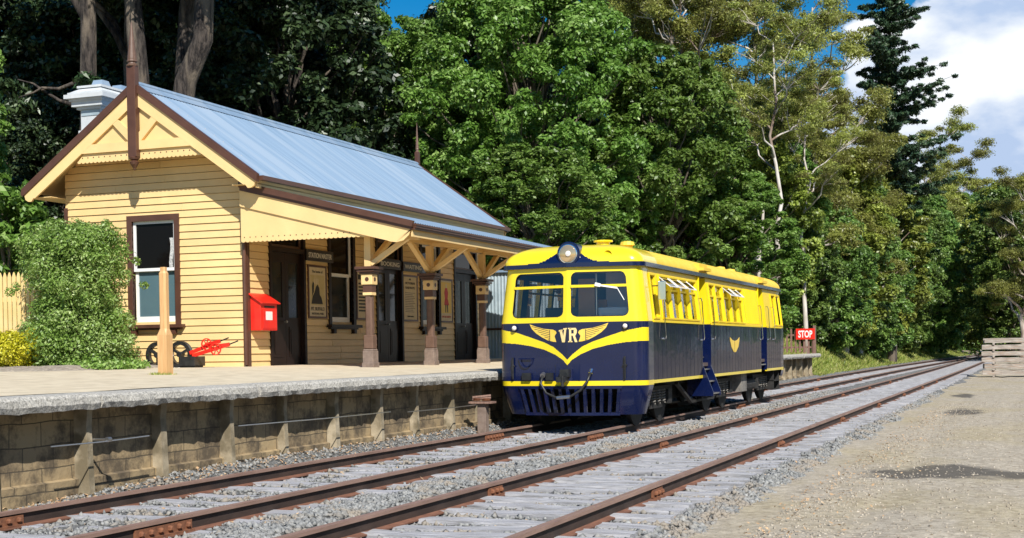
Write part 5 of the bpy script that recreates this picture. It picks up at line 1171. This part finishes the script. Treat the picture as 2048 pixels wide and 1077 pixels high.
def broadleaf(key, H, RAD, matn, bark, seed, n, size, base=.12, clumps=95, cr=.17, trunk_r=.28):
    r = random.Random(seed); cl = []; tr = MB()
    for i in range(clumps):
        u = (i + .5) / clumps; z = base + (1 - base) * (u ** .8); w_ = math.sin(math.pi * min(1, max(.02, (z - base * .3)) / 1.06) ** .85) ** .65; a = i * 2.39996 + r.uniform(-.4, .4)
        q = RAD * w_ * (.62 + .38 * r.random() ** .5) * (1 if i % 4 else .5); cr_ = RAD * cr * r.uniform(.5, 1.6); jx, jy, jz = (r.uniform(-.07, .07) * RAD for _ in range(3))
        cl.append((q * math.cos(a) + jx, q * math.sin(a) + jy, z * H - cr_ * .4 + jz, cr_, cr_ * r.uniform(.5, 1.05)))
    limb(tr, (0, 0, -.4), (r.uniform(-.3, .3), r.uniform(-.3, .3), H * .85), trunk_r, .05, seed, .02, 8)
    for c in cl[::3]: limb(tr, (0, 0, max(.1 * H, c[2] * .62)), c[:3], trunk_r * .3, .02, int(c[0] * 99), .06)
    for i in range(int(clumps * .8)):                      # loose sprays filling between the clumps
        u = r.random(); z = base + (1 - base) * u; w_ = math.sin(math.pi * min(1, max(.02, (z - base * .3)) / 1.06) ** .85) ** .65; a = r.uniform(0, 6.28); q = RAD * w_ * r.uniform(.55, 1.08); c_ = RAD * cr * r.uniform(.35, .8)
        cl.append((q * math.cos(a), q * math.sin(a), z * H, c_, c_ * r.uniform(.6, 1.3)))
    V, F, t = leaves(cl, n, size, seed, rad=.6, jit=.75)
    KIND[key] = (mesh_of(tr, 'trunk', bark), np_mesh('crown', V, F, matn, t))
def gum(key, H, seed, n, size, matn='lf_gum', lean_=.06, limbs=11, spread=.17, start=.38, cr=.075, tr_=.24, droop=.8):
    r = random.Random(seed); tr = MB(); cl = []
    top = Vector((r.uniform(-lean_, lean_) * H, r.uniform(-lean_, lean_) * H, H * .93)); st_ = limb(tr, (0, 0, -.5), top, tr_, .05, seed, .022, 10, 8)
    for i in range(limbs):
        t = start + (1 - start) * (i + r.uniform(0, .8)) / limbs; j = min(int(t * 10), 9); p = st_[j].lerp(st_[j + 1], t * 10 - j) if j < 10 else st_[10]
        a = i * 2.4 + r.uniform(-.5, .5); L_ = H * spread * r.uniform(.6, 1.25) * (1.15 - .5 * t); e = p + Vector((math.cos(a) * L_, math.sin(a) * L_, L_ * r.uniform(.5, 1.1)))
        q = limb(tr, p, e, tr_ * (1 - t) * .55 + .045, .03, seed * 31 + i, .1, 5, 6)
        for s in range(r.choice((5, 6, 7))):
            c = q[r.choice((3, 4, 5))] + Vector((r.uniform(-1, 1), r.uniform(-1, 1), r.uniform(-.3, .9))) * H * .075; cr_ = H * cr * r.uniform(.5, 1.35)
            cl.append((c.x, c.y, c.z, cr_, cr_ * r.uniform(.4, .8))); limb(tr, q[3], c, .03, .012, seed + s + i, .06, 3, 4)
    V, F, t = leaves(cl, n, size, seed, up=.2, rad=.95, low=.3, jit=.9, slim=.34)
    KIND[key] = (mesh_of(tr, 'trunk', 'palebark'), np_mesh('crown', V, F, matn, t))
def conifer(key, H, RAD, seed, n, size, matn='lf_con', bark='bark', start=.05, tr_=.35):
    r = random.Random(seed); tr = MB(); cl = []; limb(tr, (0, 0, -.4), (0, 0, H), tr_, .03, seed, .004, 8)
    z = H * start
    while z < H * .985:
        f = (1 - z / H); L0 = min(RAD * (f ** .75), RAD * .5) * r.uniform(.75, 1.2)
        for b in range(r.choice((4, 5, 6))):
            a = r.uniform(0, 6.28); L_ = L0 * r.uniform(.45, 1.35); e = Vector((math.cos(a) * L_, math.sin(a) * L_, z + L_ * r.uniform(.0, .45))); limb(tr, (0, 0, z), e, .06 * f + .02, .01, int(z * 100 + b), .05, 3, 4)
            m_ = max(3, int(L_ / .55))
            for i in range(m_):
                t = (i + .8) / m_; p = Vector((0, 0, z)).lerp(e, t); cr_ = (.28 + .26 * (1 - t)) * r.uniform(.7, 1.25); cl.append((p.x + r.uniform(-.2, .2), p.y + r.uniform(-.2, .2), p.z, cr_, cr_ * .5))
        z += H * .017 * r.uniform(.6, 1.4)
    V, F, t = leaves(cl, n, size, seed, up=.3, rad=.8, low=.3, jit=.8, slim=.3)
    KIND[key] = (mesh_of(tr, 'trunk', bark), np_mesh('crown', V, F, matn, t))
def tree(name, key, label, group, x, y, s=1.0, sz=None, rot=None, z=None):
    o = thing(name, label, 'tree', (x, y, float(ground_z(np.array(float(x)), np.array(float(y)))) - .1 if z is None else z), group)
    for nm, me in zip(('trunk', 'crown'), KIND[key]):
        c = bpy.data.objects.new(nm, me); COL.objects.link(c); c.parent = o
    o.scale = (s, s, sz or s); o.rotation_euler = (0, 0, random.uniform(0, 6.28) if rot is None else rot); return o

broadleaf('maple', 15, 5.4, 'lf_maple', 'greybark', 21, 260000, .088, clumps=420, cr=.095)
broadleaf('maple_b', 13, 3.6, 'lf_maple', 'greybark', 22, 150000, .088, clumps=280, cr=.11)
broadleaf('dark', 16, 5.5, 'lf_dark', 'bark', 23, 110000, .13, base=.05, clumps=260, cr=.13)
broadleaf('wattle', 9, 3.0, 'lf_wattle', 'greybark', 24, 100000, .10, base=.03, clumps=190, cr=.14, trunk_r=.14)
broadleaf('wattle_b', 12, 3.2, 'lf_wattle', 'greybark', 25, 110000, .105, base=.04, clumps=190, cr=.14, trunk_r=.16)
broadleaf('yg', 12, 3.4, 'lf_gumg', 'palebark', 26, 90000, .105, base=.12, clumps=150, cr=.14, trunk_r=.16)
gum('gum', 22, 31, 52000, .105, limbs=11, start=.60, spread=.20, cr=.042, tr_=.30)
gum('gum_b', 17, 32, 80000, .10, limbs=17, start=.25, spread=.25, cr=.052, tr_=.27)
gum('gum_c', 17, 33, 75000, .10, limbs=14, start=.40, spread=.25, cr=.052, tr_=.27)
gum('gum_bare', 24, 34, 20000, .11, limbs=9, start=.55, spread=.17, cr=.036)
conifer('fir', 30, 6.4, 41, 110000, .15, start=.36)
G1 = 'broadleaf trees behind the station'; G2 = 'tall gums behind the railcar'; G3 = 'wattles along the line'; G4 = 'dark trees behind the house'
mp_l = ['big bright maple rising behind the station roof end', 'bright maple behind the railcar roof, right of the big one', 'shaded maple just left of the roof finial', 'maple filling the gap low behind the railcar headlamp', 'maple at the right foot of the bright clump, above the railcar tail']
for (k_, x, y, s, sz), l_ in zip((('maple', -19.2, 53, 1.0, 1.05), ('maple_b', -14.2, 55, 1.0, .98), ('maple', -27.5, 57, .95, 1.0), ('maple_b', -17.0, 47, .85, .62), ('maple_b', -11.9, 57, .82, .62)), mp_l): tree('maple_tree', k_, l_, G1, x, y, s, sz)
dk = [(-28.5, 49, 1.0), (-33.5, 52, 1.05), (-39.5, 52, 1.05), (-44, 50, 1.1), (-37, 46, .7), (-25.5, 62, 1.0), (-35, 62, 1.2)]
dl = ['dark tree behind the roof ridge, next to the maples', 'dark tree behind the forked trunks', 'dark tree behind the chimney', 'dark tree at the far left of the house', 'low dark tree under the pines by the chimney', 'dark tree deep behind the maples', 'tall dark tree deep behind the pines']
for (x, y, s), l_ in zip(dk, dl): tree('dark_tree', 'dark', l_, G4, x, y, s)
gl = [('gum', -25.2, 84, 1.14), ('gum_c', -20.5, 86, 1.14), ('gum', -19.0, 80, 1.0), ('gum', -16.6, 85, 1.03), ('gum_b', -12.6, 72, .80), ('gum_bare', -13.6, 90, .98), ('gum_c', -10.9, 85, .86), ('gum_c', -15.6, 76, .72), ('gum_b', -10.6, 90, .74), ('gum_c', -11.0, 150, 1.22), ('gum_b', -9.0, 190, 1.42), ('gum_b', -1.2, 112, .78), ('gum', -23.0, 92, 1.1), ('gum_b', -12.0, 80, .80)]
gn = ['gum with dense top over the maples', 'gum just right of the maple top', 'gum with tall white forked trunk', 'gum with paired white stems against blue sky', 'large gum with leaning pale limbs in the middle', 'thin half bare gum against the cloud', 'gum with broad brownish crown left of the fir', 'gum low in front of the paired white stems', 'gum below the fir', 'gum with round crown right of the fir', 'gum with sloping crown at the skyline', 'gum cut by the right edge of the view', 'gum deep behind the white trunk', 'gum in front of the fir foot']
for (k_, x, y, s), l_ in zip(gl, gn): tree('gum_tree', k_, l_, G2, x, y, s)
tree('gum_tree', 'gum_bare', 'slim pale gum standing forward of the others above the railcar tail', G2, -11.6, 66.5, .66)
tree('gum_tree', 'gum_bare', 'slim pale gum above the STOP board', G2, -10.9, 69.5, .58, .56)
tree('fir_tree', 'fir', 'dark ragged fir standing tallest against the cloud', None, -9.4, 98, 1.0, 1.0)
wl_ = [('wattle', -14.8, 67, 1.0), ('wattle_b', -12.9, 74, .92), ('yg', -13.0, 70, .85), ('wattle', -11.9, 72, .82), ('wattle', -11.3, 79, .95), ('wattle_b', -11.2, 88, 1.0), ('yg', -11.4, 84, 1.0), ('wattle', -10.5, 93, .95), ('wattle_b', -10.7, 103, 1.1), ('wattle_b', -10.3, 112, 1.15), ('yg', -10.6, 98, 1.1), ('wattle_b', -2.0, 122, 1.2), ('yg', -2.6, 130, 1.3), ('wattle', -13.8, 63.5, .8), ('wattle_b', -16.5, 70, 1.1), ('yg', -15.0, 78, 1.1), ('wattle_b', -9.9, 126, 1.2), ('wattle', -9.8, 140, 1.5), ('yg', -9.4, 152, 1.4), ('wattle_b', -9.0, 166, 1.5), ('wattle_b', -7.4, 182, 1.6)]
wn = ['dense wattle behind the STOP board', 'tall wattle behind the paling fence end', 'yellowish sapling right of the STOP board', 'low wattle on the grassy bank', 'round wattle above the brown cutting', 'bright wattle on the bend of the line', 'yellowish sapling in the middle of the bank', 'low wattle where the rails turn', 'tall wattle on the far bend', 'bright wattle near the timber stack', 'yellowish sapling on the far bend', 'dark wattle over the timber stack', 'tall sapling at the right skyline', 'wattle directly behind the railcar tail', 'tall wattle behind the railcar tail', 'sapling between the gums and the bank', 'bright wattle first along the bend after the brown cutting', 'broad wattle halfway round the far bend', 'yellowish sapling halfway round the far bend', 'tall wattle well round the far bend', 'wattle just left of the timber stack']
for (k_, x, y, s), l_ in zip(wl_, wn): tree('wattle_tree', k_, l_, G3, x, y, s)
# big rough trunks behind the chimney, with their crowns above
def pine(key, pts, rad, seed, side=(), n=26000):
    r = random.Random(seed); mb = MB(); cl = []
    mb.tube(pts, rad, 12, cap=False)
    for i in range(5):
        c = Vector(pts[-1]) + Vector((r.uniform(-3, 3), r.uniform(-3.5, 1.5), r.uniform(-2.0, 4.5))); limb(mb, pts[-2] if i % 2 else pts[-1], c, .16, .03, seed + i, .1)
        for q in range(4): cr_ = r.uniform(1.0, 1.7); cl.append((c.x + r.uniform(-1.6, 1.6), c.y + r.uniform(-1.6, 1.6), c.z + r.uniform(-.6, 1.2), cr_, cr_ * .5))
    for a, b in side:
        limb(mb, a, b, .09, .02, seed * 7, .08); c = Vector(b)
        for q in range(2): cl.append((c.x + r.uniform(-.4, .4), c.y + r.uniform(-.4, .4), c.z + r.uniform(-.4, .1), .5, .28))
    V, F, t = leaves(cl, n, .17, seed, up=.1, rad=.8, low=.2, jit=.9, slim=.28)
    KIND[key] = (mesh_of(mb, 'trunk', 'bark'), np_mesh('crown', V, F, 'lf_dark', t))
pine('p1', [(0, 0, -1), (.1, 0, 6), (-.05, 0, 10), (-.3, 0, 13), (-.35, 0, 16)], [.42, .36, .33, .30, .25], 51, [((0, 0, 9.2), (-1.9, -.6, 9.8))])
pine('p2', [(0, 0, -1), (.0, 0, 7), (.25, .1, 10), (.5, 0, 12.5), (1.1, 0, 16)], [.45, .40, .38, .32, .25], 52)
pine('p3', [(-1.3, 0, -1), (-1.2, 0, 7), (-.75, 0, 9.6), (0, 0, 11.0), (.12, 0, 13), (-.05, 0, 17)], [.46, .42, .38, .35, .33, .24], 53, [((-1.0, 0, 9.0), (-2.6, -.6, 8.2))])
pine('p4', [(0, 0, -1), (.0, 0, 8), (.05, .1, 12), (0, 0, 16)], [.36, .30, .28, .25], 54, [((0, 0, 8.9), (-2.4, -.8, 10.1)), ((0, 0, 10), (-2.2, -1.0, 9.4))])
pine('p5', [(0, 0, -1), (.1, 0, 8), (-.05, .1, 12), (.2, 0, 16)], [.30, .25, .22, .2], 55)
for k_, x, y, l_ in (('p1', -29.5, 41, 'rough trunked pine right of the chimney, nearest the finial'), ('p2', -29.0, 42.5, 'leaning pine just behind the finial spire'), ('p3', -26.9, 41, 'big pine with kinked pale trunk above the roof ridge'), ('p4', -31.8, 41, 'dark straight pine directly above the chimney'), ('p5', -34.4, 47, 'slender shaded pine left of the chimney')):
    tree('pine_tree', k_, l_, 'rough pines behind the house', x, y, 1.0, rot=0.0, z=1.2)
# dead stump with pale limbs over the railcar tail
mb = MB(); limb(mb, (0, 0, -1), (.25, 0, 5.6), .34, .2, 3, .04, 6, 8); limb(mb, (.2, 0, 4.4), (.15, 0, 8.0), .17, .05, 4, .05); limb(mb, (.2, 0, 4.8), (-1.5, 0, 7.2), .11, .04, 5, .12); limb(mb, (.2, 0, 5.2), (.5, 0, 7.4), .13, .06, 6, .05)
ds = tag(mb.build('dead_tree', 'palebark', smooth=True), 'bleached dead tree with bare limbs over the railcar tail', 'tree'); ds.location = (-10.9, 56.5, .6); ds.scale = (.85, .85, .85)
# small sunlit trees at the left edge
broadleaf('sap', 5.2, 1.35, 'lf_maple', 'greybark', 27, 9000, .11, base=.3, clumps=34, cr=.28, trunk_r=.07)
tree('sapling', 'sap', 'sunlit maple sapling above the picket fence', None, -24.6, 28.5, .95)
tree('overhanging_tree', 'maple_b', 'bright leafed tree poking in at the top left corner', None, -30.6, 31.5, .72, .93)
# distant wood closing the view behind everything
cl = []; r = random.Random(77)
for i in range(430):
    x = r.uniform(-100, 34); y = (r.uniform(100, 135) if x < -22 else r.uniform(128, 185)) ; hmax = (15 if x < -30 else 10 + 2 * math.sin(x)); c_ = r.uniform(1.8, 3.4)
    if x > -24 and y < 150 and x > -8: continue
    cl.append((x, y, r.uniform(0, 1) ** .8 * hmax + 1, c_, c_ * .8))
V, F, t = leaves(cl, 150000, .30, 78, rad=.5)
tag(link('distant_wood', np_mesh('distant_wood', V, F, 'lf_wattle', t)), 'green wood closing the view behind the nearer trees', 'wood', kind='stuff')

# unseen wood beyond the yard, added to darken what the railcar's side mirrors
cl = []; r = random.Random(78)
for i in range(200): c_ = r.uniform(1.8, 3.2); cl.append((r.uniform(20, 34), r.uniform(-25, 110), r.uniform(0, 1) ** .8 * 11 + .5, c_, c_ * .8))
V, F, t = leaves(cl, 60000, .34, 79, rad=.5)
tag(link('added_yard_wood', np_mesh('added_yard_wood', V, F, 'lf_wattle', t)), 'unseen wood added across the gravel yard for dark reflections', 'wood', kind='stuff')

# ------------------------------------------------------------------ shrubs and grass
def shrub(name, key, label, x, y, z, h, rad, matn, n, size, seed, clumps=60):
    r = random.Random(seed); cl = []; tr = MB()
    for i in range(clumps):
        zz = h * (i + .5) / clumps; a = i * 2.4 + r.uniform(-.5, .5); w_ = (1 - max(0, (zz / h - .72) / .28) ** 2 * .75) * (.9 + .2 * math.sin(zz * 3)); q = rad * w_ * (.78 if i % 3 else .35) * r.uniform(.75, 1.05); c_ = rad * r.uniform(.2, .34)
        cl.append((q * math.cos(a), q * math.sin(a) * .8, min(zz, h - c_ * .6), c_, c_ * .8))
    for i in range(0, clumps, 4): limb(tr, (0, 0, 0), cl[i][:3], .03, .008, i, .05, 4, 5)
    for i in range(40):                                    # sprigs breaking the outline
        a = r.uniform(0, 6.28); zz = h * r.uniform(.45, 1.04); q = rad * r.uniform(.85, 1.12) * (1 if zz < h * .8 else .6); cl.append((q * math.cos(a), q * math.sin(a) * .8, zz, .10, .10))
    V, F, t = leaves(cl, n, size, seed, up=.3, rad=.55, low=.35, jit=.8, slim=.5)
    o = thing(name, label, 'shrub', (x, y, z)); c = link('foliage', np_mesh('foliage', V, F, matn, t)); c.parent = o; s_ = link('stem', mesh_of(tr, 'stem', 'greybark')); s_.parent = o; return o
shrub('tall_shrub', 's1', 'tall pale green shrub covering the left half of the end wall', -17.95, 22.7, 1.0, 2.95, 1.32, 'lf_bush', 85000, .033, 61, 150)
shrub('golden_shrub', 's2', 'low golden yellow shrub in front of the picket fence', -19.15, 22.0, 1.02, .78, .92, 'lf_gold', 24000, .028, 62, 50)
shrub('ground_plant', 's3', 'low creeping green plant at the foot of the tall shrub', -16.85, 22.2, 1.0, .22, .75, 'lf_bush', 4000, .04, 63, 30)
md = MB(); r = random.Random(3); pts = []
xs_ = graded((-24, -16.4, .16)); ys_ = graded((20.6, 24.9, .16)); X, Y = np.meshgrid(xs_, ys_, indexing='ij')
e_ = np.minimum.reduce([sstep(-16.4, -17.3, X), sstep(20.7, 21.7, Y + .5 * vnoise(X, Y, .8, 5))]); Z = 1.03 + .10 * e_ + .05 * vnoise(X, Y, 5, 3) * e_
I = np.arange(X.size).reshape(X.shape); F = np.stack([I[:-1, :-1], I[1:, :-1], I[1:, 1:], I[:-1, 1:]], -1).reshape(-1, 4)
tag(link('garden_bed', np_mesh('garden_bed', np.stack([X, Y, Z], -1).reshape(-1, 3), F, 'mulch', smooth=True)), kind='structure')
def blades(n, xs, ys, zs, h, seed, wd=.008):
    r = np.random.default_rng(seed); a = r.uniform(0, 6.28, n); ln = h * r.uniform(.5, 1.3, n); t = r.normal(0, .35, (n, 2)) * ln[:, None]; w_ = wd
    u = np.stack([np.cos(a) * w_, np.sin(a) * w_, 0 * a], -1); c = np.stack([xs, ys, zs], -1); m_ = c + np.stack([t[:, 0] * .4, t[:, 1] * .4, ln * .6], -1); e = c + np.stack([t[:, 0], t[:, 1], ln], -1)
    V = np.stack([c - u, c + u, m_ + u * .7, e, m_ - u * .7], 1).reshape(-1, 3); F = np.arange(n * 5).reshape(-1, 5); return V, F, r.random(n)
n = 90000; ys = 62.5 + 95 * rng.random(n) ** 1.4; xs = -9.25 - 3.6 * rng.random(n) ** 1.2 + 0
patch = vnoise(xs, ys, .55, 8) > .33; xs, ys = xs[patch], ys[patch]; xs = xs + curve_main(ys)
V, F, t = blades(len(xs), xs, ys, ground_z(xs, ys) - .02, .30, 9, .022)
k1 = tag(link('bank_grass', np_mesh('bank_grass', V, F, 'grass', t)), 'rough green grass on the bank beyond the platform', 'grass', kind='stuff')
n = 14000; xs = rng.uniform(-14, -9.6, n); ys = rng.uniform(46, 61.8, n)
V, F, t = blades(n, xs, ys, plat_z(xs) - .01, .07, 10, .012); tag(link('platform_grass', np_mesh('platform_grass', V, F, 'grass', t)), 'short grass growing over the far end of the platform', 'grass', kind='stuff')
xs = []; ys = []
for cx, cy, rd, m_ in ((-13.03, 18.5, .10, 160), (-11.2, 12.3, .05, 30)): xs.append(rng.normal(cx, rd, m_)); ys.append(rng.normal(cy, rd, m_))
xs = np.concatenate(xs); ys = np.concatenate(ys); V, F, t = blades(len(xs), xs, ys, plat_z(xs) - .005, .04, 12, .008); tag(link('weed_tufts', np_mesh('weed_tufts', V, F, 'grass', t)), 'small weed tufts in the platform gravel', 'weeds', kind='stuff')
